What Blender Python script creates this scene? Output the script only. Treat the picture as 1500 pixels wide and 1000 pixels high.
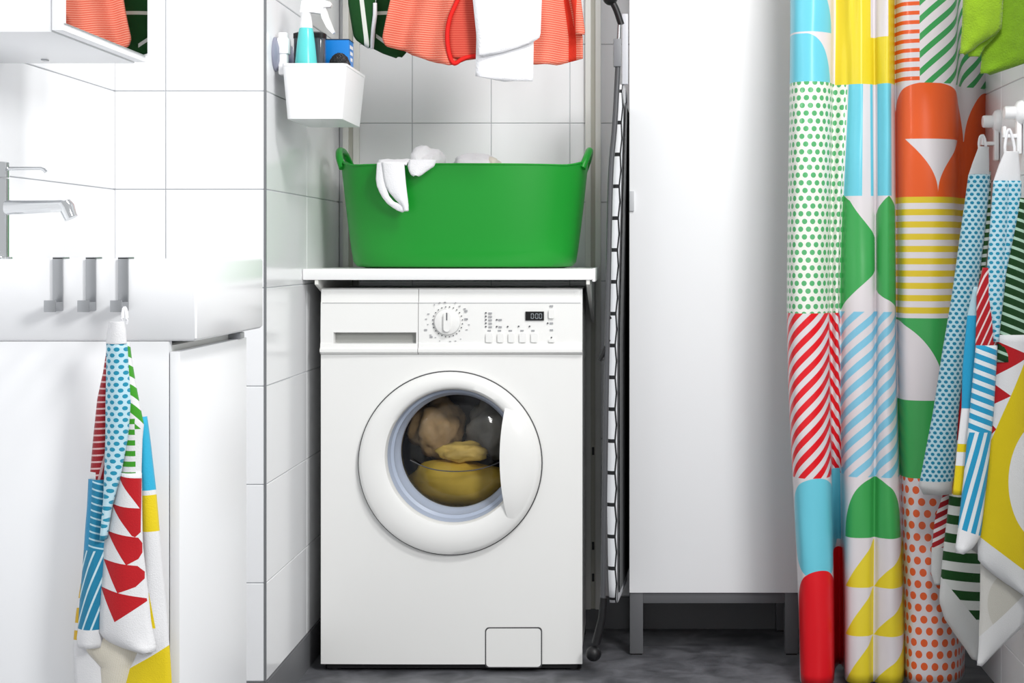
import bpy, bmesh, math, random
from mathutils import Vector, noise
random.seed(7)
for o in list(bpy.data.objects): bpy.data.objects.remove(o, do_unlink=True)
scene = bpy.context.scene
COL = scene.collection
PI = math.pi
# ------------------------------------------------------------------ camera
F = 2500.0                 # focal length in pixels of the 1500 px wide photograph
VX, VY, CH = 930.0, 371.0, 0.95   # vanishing point and camera height
cam_d = bpy.data.cameras.new('camera'); cam = bpy.data.objects.new('camera', cam_d); COL.objects.link(cam)
cam.location = (0, 0, CH); cam.rotation_euler = (PI/2, 0, 0)
cam_d.sensor_width = 36; cam_d.lens = F/1500*36
cam_d.shift_x = (750-VX)/1500; cam_d.shift_y = -(500-VY)/1500
cam_d.clip_start = 0.05
scene.camera = cam
# ------------------------------------------------------------------ light
w = bpy.data.worlds.new('world'); scene.world = w; w.use_nodes = True
w.node_tree.nodes['Background'].inputs[0].default_value = (0.97, 0.985, 1.0, 1)
w.node_tree.nodes['Background'].inputs[1].default_value = 0.60
def area(name, loc, target, size, power, col=(1, 1, 1)):
    l = bpy.data.lights.new(name, 'AREA'); l.energy = power; l.size = size; l.shape = 'DISK'; l.color = col
    o = bpy.data.objects.new(name, l); COL.objects.link(o); o.location = loc
    o.rotation_euler = (Vector(target)-Vector(loc)).to_track_quat('-Z', 'Y').to_euler()
    return o
area('key_light', (0.55, 2.25, 2.5), (-0.3, 3.7, 0.7), 0.42, 22, (1.0, 0.99, 0.975))
area('side_light', (1.35, 0.75, 1.95), (-0.5, 3.3, 0.75), 0.7, 41, (1.0, 0.995, 0.985))
vs = scene.view_settings
vs.view_transform = 'Standard'; vs.look = 'None'; vs.exposure = 0.22; vs.gamma = 1.0; vs.use_curve_mapping = False

# ------------------------------------------------------------------ helpers
def Yof(s): return F/s
def PX(px, py, s): return Vector(((px-VX)/s, F/s, CH-(py-VY)/s))
def XP(px, s): return (px-VX)/s
def ZP(py, s): return CH-(py-VY)/s
def lin(h):
    h = h.lstrip('#'); v = [int(h[i:i+2], 16)/255 for i in (0, 2, 4)]
    return tuple((c/12.92 if c <= .04045 else ((c+.055)/1.055)**2.4) for c in v)+(1,)
def interp(tab, x):
    if x <= tab[0][0]: return tab[0][1:]
    for a, b in zip(tab, tab[1:]):
        if x <= b[0]:
            t = (x-a[0])/max(1e-9, b[0]-a[0])
            return tuple(p+(q-p)*t for p, q in zip(a[1:], b[1:]))
    return tab[-1][1:]

class Ex:
    """a socket or number with arithmetic that makes Math nodes"""
    def __init__(s, nt, v): s.nt, s.v = nt, v
    def op(s, o, *a):
        n = s.nt.nodes.new('ShaderNodeMath'); n.operation = o
        for i, x in enumerate((s,)+a):
            x = x.v if isinstance(x, Ex) else x
            if isinstance(x, (int, float)): n.inputs[i].default_value = float(x)
            else: s.nt.links.new(x, n.inputs[i])
        return Ex(s.nt, n.outputs[0])
    def __add__(s, o): return s.op('ADD', o)
    __radd__ = __add__
    def __sub__(s, o): return s.op('SUBTRACT', o)
    def __rsub__(s, o): return Ex(s.nt, float(o)).op('SUBTRACT', s)
    def __mul__(s, o): return s.op('MULTIPLY', o)
    __rmul__ = __mul__
    def __truediv__(s, o): return s.op('DIVIDE', o)
    def __lt__(s, o): return s.op('LESS_THAN', o)
    def __gt__(s, o): return s.op('GREATER_THAN', o)
    def frac(s): return s.op('FRACT')
    def abs(s): return s.op('ABSOLUTE')
    def min(s, o): return s.op('MINIMUM', o)
    def max(s, o): return s.op('MAXIMUM', o)
    def inv(s): return 1-s
def stripes(t, period, duty, phase=0.0): return ((t-phase)/period).frac() < duty
def dots(u, v, px, py, r):
    def d(ou, ov):
        a = (((u+ou)/px).frac()-.5)*px; b = (((v+ov)/py).frac()-.5)*py
        return a*a+b*b
    return d(0, 0).min(d(px/2, py/2)) < r*r
def rect(u, v, x0, x1, y0, y1): return (u > x0)*(u < x1)*(v > y0)*(v < y1)
def ell(u, v, cx, cy, rx, ry):
    a = (u-cx)/rx; b = (v-cy)/ry
    return a*a+b*b < 1
def poly(u, v, pts):
    A = sum(pts[i][0]*pts[(i+1) % len(pts)][1]-pts[(i+1) % len(pts)][0]*pts[i][1] for i in range(len(pts)))
    sg = 1 if A > 0 else -1; m = None
    for i in range(len(pts)):
        (x0, y0), (x1, y1) = pts[i], pts[(i+1) % len(pts)]
        h = ((v-y0)*(sg*(x1-x0))-(u-x0)*(sg*(y1-y0))) > 0
        m = h if m is None else m*h
    return m
def dye(h): return tuple(c*.84 for c in lin(h)[:3])+(1,)     # printed cloth is a little less white than lacquer
class Paint:
    def __init__(s, nt, base): s.nt = nt; s.c = dye(base)
    def put(s, mask, col):
        n = s.nt.nodes.new('ShaderNodeMix'); n.data_type = 'RGBA'
        s.nt.links.new(mask.v, n.inputs[0])
        for k, c in ((6, s.c), (7, dye(col))):
            if isinstance(c, tuple): n.inputs[k].default_value = c
            else: s.nt.links.new(c, n.inputs[k])
        s.c = n.outputs[2]; return s

def mat(name, col='#ffffff', rough=.5, metal=0, var=0.03, vscale=12, bump=0, bscale=200, coat=0, trans=0, ior=1.45, spec=.5, pattern=None, sheen=0):
    m = bpy.data.materials.new(name); m.use_nodes = True; nt = m.node_tree
    b = nt.nodes['Principled BSDF']
    b.inputs['Roughness'].default_value = rough; b.inputs['Metallic'].default_value = metal
    b.inputs['Coat Weight'].default_value = coat; b.inputs['Coat Roughness'].default_value = .08
    b.inputs['Transmission Weight'].default_value = trans; b.inputs['IOR'].default_value = ior
    b.inputs['Specular IOR Level'].default_value = spec; b.inputs['Sheen Weight'].default_value = sheen
    if pattern:
        uvn = nt.nodes.new('ShaderNodeUVMap'); sp = nt.nodes.new('ShaderNodeSeparateXYZ')
        nt.links.new(uvn.outputs[0], sp.inputs[0])
        p = pattern(nt, Ex(nt, sp.outputs[0]), Ex(nt, sp.outputs[1]))
        if isinstance(p.c, tuple): b.inputs['Base Color'].default_value = p.c
        else: nt.links.new(p.c, b.inputs['Base Color'])
    else:
        c = lin(col)
        tc = nt.nodes.new('ShaderNodeTexCoord'); nz = nt.nodes.new('ShaderNodeTexNoise'); nz.inputs['Scale'].default_value = vscale
        nt.links.new(tc.outputs['Object'], nz.inputs['Vector'])
        mx = nt.nodes.new('ShaderNodeMix'); mx.data_type = 'RGBA'
        mx.inputs[6].default_value = tuple(x*(1-var) for x in c[:3])+(1,); mx.inputs[7].default_value = tuple(min(1, x*(1+var)) for x in c[:3])+(1,)
        nt.links.new(nz.outputs[0], mx.inputs[0]); nt.links.new(mx.outputs[2], b.inputs['Base Color'])
    if bump:
        tc = nt.nodes.new('ShaderNodeTexCoord'); nz = nt.nodes.new('ShaderNodeTexNoise'); nz.inputs['Scale'].default_value = bscale
        bp = nt.nodes.new('ShaderNodeBump'); bp.inputs['Strength'].default_value = bump; bp.inputs['Distance'].default_value = .002
        nt.links.new(tc.outputs['Object'], nz.inputs['Vector']); nt.links.new(nz.outputs[0], bp.inputs['Height']); nt.links.new(bp.outputs[0], b.inputs['Normal'])
    return m

def link(name, me, m=None, parent=None):
    o = bpy.data.objects.new(name, me); COL.objects.link(o)
    if m is not None and not me.materials:
        for k in (m if isinstance(m, list) else [m]): me.materials.append(k)
    if parent is not None: o.parent = parent
    return o
def mesh(name, verts, faces, m, parent=None, smooth=False, uv=None, midx=None, local=True):
    """verts in world space; when a parent with a location is given they are moved into its space"""
    off = Vector((0, 0, 0))
    if parent is not None:
        p = parent
        while p is not None: off += p.location; p = p.parent
    me = bpy.data.meshes.new(name); me.from_pydata([tuple(Vector(v)-off) for v in verts], [], faces); me.update()
    if smooth: me.polygons.foreach_set('use_smooth', [True]*len(me.polygons))
    o = link(name, me, m, parent)
    if uv is not None:
        l = me.uv_layers.new(name='UVMap')
        for lp in me.loops: l.data[lp.index].uv = uv[lp.vertex_index]
    if midx is not None: me.polygons.foreach_set('material_index', midx)
    return o
def fixn(o):
    bm = bmesh.new(); bm.from_mesh(o.data); bmesh.ops.recalc_face_normals(bm, faces=bm.faces); bm.to_mesh(o.data); bm.free(); return o
def autosmooth(o, ang=35):
    bm = bmesh.new(); bm.from_mesh(o.data)
    for f in bm.faces: f.smooth = True
    for e in bm.edges: e.smooth = not (len(e.link_faces) == 2 and e.calc_face_angle(0) > math.radians(ang))
    bm.to_mesh(o.data); bm.free(); return o
def empty(name, loc):
    o = bpy.data.objects.new(name, None); COL.objects.link(o); o.location = loc; o.empty_display_size = .05; return o
def tag(o, label=None, cat=None, group=None, kind=None):
    for k, v in (('label', label), ('category', cat), ('group', group), ('kind', kind)):
        if v: o[k] = v
    return o
def thing(name, loc, label, cat, group=None): return tag(empty(name, loc), label, cat, group)
def box(name, x0, x1, y0, y1, z0, z1, m, parent=None, bev=0, seg=2):
    bm = bmesh.new(); bmesh.ops.create_cube(bm, size=1)
    for v in bm.verts: v.co = Vector((x0+(v.co.x+.5)*(x1-x0), y0+(v.co.y+.5)*(y1-y0), z0+(v.co.z+.5)*(z1-z0)))
    if bev: bmesh.ops.bevel(bm, geom=bm.edges, offset=bev, segments=seg, affect='EDGES', profile=.6)
    off = Vector((0, 0, 0)); p = parent
    while p is not None: off += p.location; p = p.parent
    for v in bm.verts: v.co -= off
    bmesh.ops.recalc_face_normals(bm, faces=bm.faces)
    me = bpy.data.meshes.new(name); bm.to_mesh(me); bm.free()
    o = link(name, me, m, parent)
    if bev: autosmooth(o, 50)
    return o
def loft(name, rings, m, parent=None, closed=True, cap0=True, cap1=True, smooth=True, ang=40):
    n = len(rings[0]); V = [v for r in rings for v in r]; Fc = []
    for i in range(len(rings)-1):
        for j in range(n if closed else n-1):
            k = (j+1) % n; Fc.append((i*n+j, i*n+k, (i+1)*n+k, (i+1)*n+j))
    if cap0: Fc.append(tuple(range(n))[::-1])
    if cap1: Fc.append(tuple((len(rings)-1)*n+j for j in range(n)))
    o = fixn(mesh(name, V, Fc, m, parent))
    if smooth: autosmooth(o, ang)
    return o
def circ_y(cx, cz, r, y, n=48): return [Vector((cx+r*math.cos(2*PI*i/n), y, cz+r*math.sin(2*PI*i/n))) for i in range(n)]
def circ_z(cx, cy, r, z, n=32): return [Vector((cx+r*math.cos(2*PI*i/n), cy+r*math.sin(2*PI*i/n), z)) for i in range(n)]
def circ_x(x, cy, cz, r, n=32): return [Vector((x, cy+r*math.cos(2*PI*i/n), cz+r*math.sin(2*PI*i/n))) for i in range(n)]
def catmull(P, k=6):
    out = []
    for i in range(len(P)-1):
        p0, p1, p2, p3 = P[max(i-1, 0)], P[i], P[i+1], P[min(i+2, len(P)-1)]
        for j in range(k):
            t = j/k
            out.append(.5*((2*p1)+(p2-p0)*t+(2*p0-5*p1+4*p2-p3)*t*t+(3*p1-p0-3*p2+p3)*t**3))
    out.append(P[-1]); return out
def tube(name, pts, r, m, parent=None, n=12, smooth_path=0):
    pts = [Vector(p) for p in pts]
    if smooth_path: pts = catmull(pts, smooth_path)
    rr = r if isinstance(r, (list, tuple)) else [r]*len(pts)
    if len(rr) != len(pts): rr = [rr[min(len(rr)-1, int(i*len(rr)/len(pts)))] for i in range(len(pts))]
    rings = []; up = Vector((0.13, 0.31, 1)).normalized()
    for i, p in enumerate(pts):
        d = (pts[min(i+1, len(pts)-1)]-pts[max(i-1, 0)]).normalized()
        a = d.cross(up)
        if a.length < .2: a = d.cross(Vector((1, 0, 0)))
        a.normalize(); b = d.cross(a)
        rings.append([p+(a*math.cos(2*PI*j/n)+b*math.sin(2*PI*j/n))*rr[i] for j in range(n)])
    return loft(name, rings, m, parent)
def prism_x(name, x0, x1, prof, m, parent=None):   # prof: (y, z) outline
    return loft(name, [[Vector((x, y, z)) for y, z in prof] for x in (x0, x1)], m, parent, smooth=True, ang=25)
def prism_y(name, y0, y1, prof, m, parent=None):   # prof: (x, z) outline
    return loft(name, [[Vector((x, y, z)) for x, z in prof] for y in (y0, y1)], m, parent, smooth=True, ang=25)
def rrect(x0, x1, z0, z1, r, n=5):
    out = []
    for cx, cz, a in ((x1-r, z1-r, 0), (x0+r, z1-r, 90), (x0+r, z0+r, 180), (x1-r, z0+r, 270)):
        for i in range(n+1):
            t = math.radians(a+90*i/n); out.append((cx+r*math.cos(t), cz+r*math.sin(t)))
    return out
def merge(objs, name):
    """join helper meshes (same parent) into one part"""
    bm = bmesh.new(); base = objs[0]
    mats = []
    for o in objs:
        t = bmesh.new(); t.from_mesh(o.data)
        if o.data.materials[0] not in mats: mats.append(o.data.materials[0])
        mi = mats.index(o.data.materials[0])
        for f in t.faces: f.material_index = mi
        tmp = bpy.data.meshes.new('tmp'); t.to_mesh(tmp); t.free(); bm.from_mesh(tmp); bpy.data.meshes.remove(tmp)
    me = bpy.data.meshes.new(name); bm.to_mesh(me); bm.free()
    for mm in mats: me.materials.append(mm)
    par = base.parent
    for o in objs: bpy.data.objects.remove(o, do_unlink=True)
    o = bpy.data.objects.new(name, me); COL.objects.link(o); o.parent = par; return o

# ------------------------------------------------------------------ materials
M = {}
M['tile'] = mat('white_glazed_tile', '#f4f5f7', .16, var=.006, vscale=3, bump=.03, bscale=6)
M['grout'] = mat('grey_grout', '#c0c3c7', .8)
M['grey_trim'] = mat('grey_corner_trim', '#77797c', .4)
M['plinth'] = mat('grey_plinth', '#6c6d70', .5, var=.05)
M['white'] = mat('white_lacquer', '#f3f4f6', .35, var=.005)
M['white_gloss'] = mat('white_gloss', '#f5f6f8', .14, var=.004)
M['ceramic'] = mat('white_ceramic', '#f1f2f4', .22, var=.004)
M['offwhite'] = mat('machine_white', '#efefed', .28, var=.005)
M['plastic'] = mat('white_plastic', '#f7f7f8', .3, var=.005)
M['chrome'] = mat('chrome', '#d6d8da', .07, 1, var=.01)
M['steel'] = mat('brushed_steel', '#a9abae', .35, 1, var=.03, vscale=40)
M['mirror'] = mat('mirror_glass', '#f2f5f4', .01, 1, var=0)
M['mirror_edge'] = mat('mirror_edge', '#5b6163', .3)
M['darkgrey'] = mat('dark_grey_metal', '#545558', .4, .2, var=.06)
M['legframe'] = mat('grey_painted_frame', '#616265', .4, .1, var=.03)
M['black'] = mat('black_rubber', '#151517', .45)
M['green_tub'] = mat('green_soft_plastic', '#14922a', .38, var=.03, vscale=3)
M['cloth_white'] = mat('white_cloth', '#efeff2', .9, bump=.5, bscale=350)
M['cloth_cream'] = mat('cream_cloth', '#ece6d8', .9, bump=.5, bscale=350)
M['shelf'] = mat('white_shelf', '#f6f6f6', .35, var=.004)
M['upright'] = mat('white_upright', '#e9e9e4', .4, var=.01)
M['groove'] = mat('dark_groove', '#4a4a4c', .6)
M['gasket'] = mat('blue_grey_gasket', '#aab4c6', .35, var=.05)
M['drum'] = mat('drum_steel', '#4d4a48', .35, .6, var=.1)
M['print'] = mat('grey_print', '#55565a', .6)
M['print_light'] = mat('light_grey_print', '#a8a9ac', .6)

# floor
def floor_mat():
    m = bpy.data.materials.new('dark_grey_linoleum'); m.use_nodes = True; nt = m.node_tree; b = nt.nodes['Principled BSDF']
    tc = nt.nodes.new('ShaderNodeTexCoord'); n1 = nt.nodes.new('ShaderNodeTexNoise'); n1.inputs['Scale'].default_value = 14; n1.inputs['Detail'].default_value = 8; n1.inputs['Distortion'].default_value = .6
    r = nt.nodes.new('ShaderNodeValToRGB'); r.color_ramp.elements[0].position = .3; r.color_ramp.elements[1].position = .72
    r.color_ramp.elements[0].color = lin('#3e3f43'); r.color_ramp.elements[1].color = lin('#77787d')
    nt.links.new(tc.outputs['Object'], n1.inputs['Vector']); nt.links.new(n1.outputs[0], r.inputs[0]); nt.links.new(r.outputs[0], b.inputs['Base Color'])
    b.inputs['Roughness'].default_value = .45
    return m
M['floor'] = floor_mat()

# ------------------------------------------------------------------ setting
S_PIL, S_MACH, S_BACK, S_CAB = 720., 645., 577., 620.
Y_PIL, Y_MACH, Y_BACK, Y_CAB = (F/s for s in (S_PIL, S_MACH, S_BACK, S_CAB))
X_LEFT, X_PIL, X_RIGHT = -1.06, -.7528, .797
TOP = 2.4
def struct(o, label=None): o['kind'] = 'structure'; return o
struct(box('floor', -1.3, 1.6, 1.0, 4.6, -.06, 0, M['floor']))
wb = struct(box('wall_back', X_PIL-.02, X_RIGHT+.12, Y_BACK, Y_BACK+.1, 0, TOP, M['grout']))
wl = struct(box('wall_left', X_LEFT-.1, X_LEFT, 1.6, Y_PIL+.1, 0, TOP, M['grout']))
wp = struct(box('wall_pillar', X_LEFT, X_PIL, Y_PIL, Y_BACK+.1, 0, TOP, M['grout']))
wr = struct(box('wall_right', X_RIGHT, X_RIGHT+.12, 2.9, Y_BACK, 0, TOP, M['grout']))
TT = .003
tile_cache = {}
def tile(parent, axis, pos, a0, a1, z0, z1):
    """one glazed tile; axis 'y' faces the camera, 'x+' / 'x-' face sideways"""
    g = .0008; wd = round(a1-a0, 4); h = round(z1-z0, 4); key = (axis, wd, h)
    if key not in tile_cache:
        bm = bmesh.new(); bmesh.ops.create_cube(bm, size=1)
        for v in bm.verts: v.co = Vector((v.co.x*(wd-2*g), v.co.y*(h-2*g), v.co.z*TT*2))
        top = [e for e in bm.edges if all(v.co.z > 0 for v in e.verts)]
        bmesh.ops.bevel(bm, geom=top, offset=.0012, segments=1, affect='EDGES')
        for v in bm.verts:
            x, y, z = v.co
            v.co = {'y': Vector((x, -z, y)), 'x+': Vector((z, x, y)), 'x-': Vector((-z, x, y))}[axis]
        bmesh.ops.recalc_face_normals(bm, faces=bm.faces)
        me = bpy.data.meshes.new('tile'); bm.to_mesh(me); bm.free(); me.materials.append(M['tile']); tile_cache[key] = me
    o = bpy.data.objects.new('tile', tile_cache[key]); COL.objects.link(o); o.parent = parent
    am, zm = (a0+a1)/2, (z0+z1)/2
    o.location = (am, pos, zm) if axis == 'y' else (pos, am, zm)
def rows(z0, off, top):
    r = [z0]; z = off
    while z < top-.01:
        if z > z0+.02: r.append(round(z, 4))
        z += .2
    r.append(top); return list(zip(r, r[1:]))
def cols(c): return list(zip(c, c[1:]))
bx = [X_PIL+.003] + [round(-.565+.2*k, 4) for k in range(7)] + [X_RIGHT-.003]
for a in cols(bx):
    for z in rows(.08, .08, TOP): tile(wb, 'y', Y_BACK, a[0], a[1], z[0], z[1])
for a in cols([X_LEFT+.0024, XP(243, 720), X_PIL]):
    for z in rows(.08, .08, TOP): tile(wp, 'y', Y_PIL, a[0], a[1], z[0], z[1])
for a in cols([Y_PIL, Y_PIL+.43, Y_BACK-.003]):
    for z in rows(.08, .08, TOP): tile(wp, 'x+', X_PIL, a[0], a[1], z[0], z[1])
ly = [1.62, 2.53, Y_PIL+.0006]
for a in cols(ly):
    for z in rows(0, .08, TOP): tile(wl, 'x+', X_LEFT, a[0], a[1], z[0], z[1])
ry = [2.903, 3.3, 3.7, 4.1, Y_BACK-.003]
for a in cols(ry):
    for z in rows(0, .11, TOP): tile(wr, 'x-', X_RIGHT, a[0], a[1], z[0], z[1])
struct(box('trim_1', X_PIL-.0015, X_PIL+.0032, Y_PIL-.0034, Y_PIL+.0015, .08, TOP, M['grey_trim']))
struct(box('baseboard_pillar_front', X_LEFT, X_PIL+.004, Y_PIL-.006, Y_PIL, 0, .079, M['plinth']))
struct(box('baseboard_back', X_PIL+.006, X_RIGHT, Y_BACK-.012, Y_BACK, 0, .079, M['plinth']))  # pillar plinth carried along the back, added to darken under the tall cabinet
struct(box('baseboard_pillar_side', X_PIL, X_PIL+.006, Y_PIL, Y_BACK-.013, 0, .079, M['plinth']))

# ------------------------------------------------------------------ washing machine
def washing_machine():
    s = S_MACH; Y = Y_MACH
    x0, x1 = XP(470, s), XP(853, s); zt = ZP(422, s); zf = .018
    t = thing('washing_machine', ((x0+x1)/2, Y+.2, 0), 'white front-loading washing machine with round porthole door standing under the shelf', 'washing machine')
    W = M['offwhite']; yb = Y_BACK-.03
    # shell: sides, top, back, bottom
    shell = [box('b', x0+.004, x0+.022, Y+.004, yb, zf, zt-.004, W, t, .004), box('b', x1-.022, x1-.004, Y+.004, yb, zf, zt-.004, W, t, .004),
             box('b', x0+.004, x1-.004, Y+.02, yb, zt-.022, zt-.002, W, t, .005), box('b', x0+.01, x1-.01, yb-.012, yb, zf, zt-.01, W, t),
             box('b', x0+.01, x1-.01, Y+.012, yb, zf, zf+.012, W, t)]
    merge(shell, 'cabinet_shell')
    # front panel with a round hole
    zb, zp = zf, ZP(519, s)
    cx, cz = XP(660, s), ZP(674, s); R = .185; n = 120
    angs = sorted(set([2*PI*i/n for i in range(n)]+[math.atan2(z-cz, x-cx) % (2*PI) for x in (x0, x1) for z in (zb, zp)]))
    def outer(a):
        c, d = math.cos(a), math.sin(a); k = 1e9
        if abs(c) > 1e-9: k = min(k, ((x1 if c > 0 else x0)-cx)/c)
        if abs(d) > 1e-9: k = min(k, ((zp if d > 0 else zb)-cz)/d)
        return cx+c*k, cz+d*k
    def bow(x): return -.004*(1-((x-(x0+x1)/2)/((x1-x0)/2))**2)
    rr = []
    for f, yy in ((0, .02), (0, 0), (1, 0), (1, .016)):
        ring = []
        for a in angs:
            if f == 0: p = (cx+R*math.cos(a), cz+R*math.sin(a))
            else: p = outer(a)
            ring.append(Vector((p[0], Y+yy+(bow(p[0]) if yy == 0 else 0), p[1])))
        rr.append(ring)
    loft('front_panel', rr, W, t, cap0=False, cap1=False)
    # control panel (right) and detergent drawer (left), one profile
    zz = lambda py: ZP(py, s)
    def prof(d=0.0):
        return [(Y+.03, zz(519)), (Y+.03, zt), (Y+.016, zt), (Y+.006, zt-.003), (Y+.002, zz(442)), (Y-.001, zz(443.5)), (Y-.004, zz(486.5)),
                (Y-.004+d, zz(487.5)), (Y-.004+d*.8, zz(502)), (Y-.007, zz(503)), (Y-.008, zz(508)), (Y-.014, zz(511)), (Y-.014, zz(515)), (Y-.004, zz(518.5))]
    def lo(name, xs, parent): 
        return loft(name, [[Vector((x, y, z)) for y, z in prof(d)] for x, d in xs], W, parent, ang=22)
    xd = XP(613, s)
    cpan = lo('control_panel', [(xd+.0006, 0), (XP(834, s), 0), (x1, .0)], t)
    dr = lo('detergent_drawer', [(x0, 0), (XP(489, s), 0), (XP(490, s), .022), (XP(609.5, s), .022), (XP(610, s), 0), (xd-.0006, 0)], t)
    recess = mesh('drawer_grip', [PX(490.5, 488.5, s)+Vector((0, .0155, 0)), PX(609, 488.5, s)+Vector((0, .0155, 0)), PX(609, 501.5, s)+Vector((0, .0125, 0)), PX(490.5, 501.5, s)+Vector((0, .0122, 0))], [(0, 3, 2, 1)], mat('grip_grey', '#9c9d99', .5), dr)
    # seam between the top trim and panels
    box('panel_seam', x0+.004, x1-.004, Y-.0016, Y+.003, zz(444.2), zz(443.2), M['print_light'], t)
    yf = Y-.0052
    # dial
    dc = (XP(656, s), zz(471))
    dial = loft('program_dial', [circ_y(dc[0], dc[1], r, y, 40) for r, y in ((.030, yf+.006), (.030, yf-.004), (.0285, yf-.008), (.0265, yf-.009))], W, t, cap0=False)
    prism_y('dial_grip', yf-.017, yf-.006, [(dc[0]+a, dc[1]+b) for a, b in rrect(-.0075, .0075, -.022, .022, .007)], W, dial)
    box('pointer', dc[0]-.0012, dc[0]+.0012, yf-.0178, yf-.0165, dc[1]+.004, dc[1]+.021, M['print'], dial)
    parts = []
    for i in range(24):
        a = 2*PI*i/24+.13
        parts.append(loft('d', [circ_y(dc[0]+.034*math.cos(a), dc[1]+.034*math.sin(a), .0013, y, 8) for y in (yf+.004, yf-.0008)], M['print'], t, cap0=False))
        if i % 4 != 1:
            r2 = .045+.002*(i % 3); w2 = .0012+.0016*((i*7) % 4)/3
            parts.append(box('d', dc[0]+r2*math.cos(a)-w2, dc[0]+r2*math.cos(a)+w2, yf-.0006, yf+.003, dc[1]+r2*math.sin(a)-.0008, dc[1]+r2*math.sin(a)+.0008, M['print_light'], t))
    for px, py in ((624, 483), (632, 493), (683, 455), (683, 467)):
        parts.append(box('d', XP(px-2, s), XP(px+2, s), yf-.0006, yf+.003, zz(py+1.4), zz(py-1.4), M['print_light'], t))
    merge(parts, 'dial_markings')['kind'] = 'stuff'
    parts = []
    for px, py in [(712, 458+5*k) for k in range(5)]+[(728, 468), (728, 478), (744, 478), (760, 477.6), (776, 477.6), (802.5, 473), (808, 494)]:
        parts.append(loft('d', [circ_y(XP(px, s), zz(py), .0018, y, 10) for y in (yf+.004, yf-.0012)], M['print'], t, cap0=False))
    for px, py in [(718.5, 458.5+5*k) for k in range(5)]+[(733, 468), (733, 478.5), (717, 484), (732, 484), (748, 484), (765, 484), (781, 484), (808, 448), (808, 473), (808, 483)]:
        parts.append(box('d', XP(px-2.3, s), XP(px+2.3, s), yf-.0006, yf+.003, zz(py+1.2), zz(py-1.2), M['print_light'], t))
    merge(parts, 'indicator_markings')['kind'] = 'stuff'
    for a, b in ((712, 722), (729, 738), (745, 754), (761, 771), (778, 788), (804, 813)):
        z0_, z1_ = (zz(501), zz(487.5)) if a < 800 else (zz(501), zz(496))
        prism_y('button', yf-.004, yf+.006, rrect(XP(a, s), XP(b, s), z0_, z1_, .003, 3), W, t)
    prism_y('button', yf-.004, yf+.006, rrect(XP(804, s), XP(812, s), zz(466), zz(453), .003, 3), W, t)
    d = box('display', XP(770, s), XP(797, s), yf-.0012, yf+.006, zz(469), zz(456), mat('display_black', '#08080a', .15), t)
    segs = {'0': 'abcdef', '8': 'abcdefg'}; dig = []; dm = mat('display_digit', '#8f959b', .4)
    for k, (px, ch) in enumerate(((780, '0'), (786.5, '0'), (792, '0'))):
        X, Zc, hw, hh, tk = XP(px, s), zz(462.7), .0026, .0055, .0007
        for sg in segs[ch]:
            r = {'a': (-hw, hw, hh-tk, hh+tk), 'd': (-hw, hw, -hh-tk, -hh+tk), 'g': (-hw, hw, -tk, tk), 'b': (hw-tk, hw+tk, .0006, hh), 'c': (hw-tk, hw+tk, -hh, -.0006), 'f': (-hw-tk, -hw+tk, .0006, hh), 'e': (-hw-tk, -hw+tk, -hh, -.0006)}[sg]
            dig.append(box('d', X+r[0], X+r[1], yf-.0018, yf, Zc+r[2], Zc+r[3], dm, d))
    for dz in (-.002, .002): dig.append(box('d', XP(783.1, s)-.0006, XP(783.1, s)+.0006, yf-.0018, yf, zz(462.7)+dz-.0006, zz(462.7)+dz+.0006, dm, d))
    merge(dig, 'digits')
    # porthole door
    gx, gz = XP(660, s), ZP(677.5, s)
    loft('door_groove', [circ_y(gx, gz, r, y, 96) for r, y in ((.2085, Y+.006), (.2095, Y-.0052), (.205, Y-.006))], M['groove'], t, cap0=False, cap1=False)
    ix, iz = XP(665, s), ZP(667, s)
    def mid(k, r, y): return circ_y(gx+(ix-gx)*k, gz+(iz-gz)*k, r, y, 96)
    ring = loft('door_ring', [mid(0, .2068, Y+.004), mid(0, .2068, Y-.012), mid(0, .2045, Y-.019), mid(.1, .198, Y-.024), mid(.4, .180, Y-.027), mid(.8, .162, Y-.026), mid(1, .1545, Y-.022), mid(1, .1515, Y-.014), mid(1, .150, Y+.006)], W, t, cap0=False, cap1=False)
    loft('gasket', [mid(1, .1505, Y-.004), mid(1.1, .148, Y+.003), mid(1.1, .146, Y+.012), mid(1.15, .140, Y+.016), mid(1.2, .1385, Y+.03), mid(1.25, .133, Y+.038), mid(1.3, .129, Y+.05), mid(1.3, .130, Y+.075)], M['gasket'], t, cap0=False, cap1=False)
    # handle: convex cover on the right of the ring
    V = []; Fc = []; ny, nx = 28, 8
    for i in range(ny+1):
        py = 594+(760-594)*i/ny
        k = 1-abs((py-676)/84)**3
        xl = 734+9*((py-668)/82)**2; xr = 660+math.sqrt(max(0, 126**2-(py-677)**2))
        e = max(0.0, k)
        for j in range(nx+1):
            u = j/nx; px = xl+(xr-xl)*u
            dep = -.024-(.018*e)*(1-u)**.8-.004*math.sin(PI*u)*e
            V.append(PX(px, py, s)+Vector((0, dep, 0)))
        V.append(PX(xl, py, s)+Vector((0, -.016, 0)))
    n = nx+2
    for i in range(ny):
        for j in range(nx): Fc.append((i*n+j, i*n+j+1, (i+1)*n+j+1, (i+1)*n+j))
        Fc.append((i*n+nx+1, i*n, (i+1)*n, (i+1)*n+nx+1))
    autosmooth(fixn(mesh('door_handle', V, Fc, W, t)), 50)
    # drum and laundry bowl
    dx, dz = gx+(ix-gx)*1.3, gz+(iz-gz)*1.3
    loft('drum', [circ_y(dx, dz, .131, Y+.07, 64), circ_y(dx, dz, .2, Y+.075, 64), circ_y(dx, dz, .2, Y+.30, 64)], M['drum'], t, cap0=False)
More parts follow.
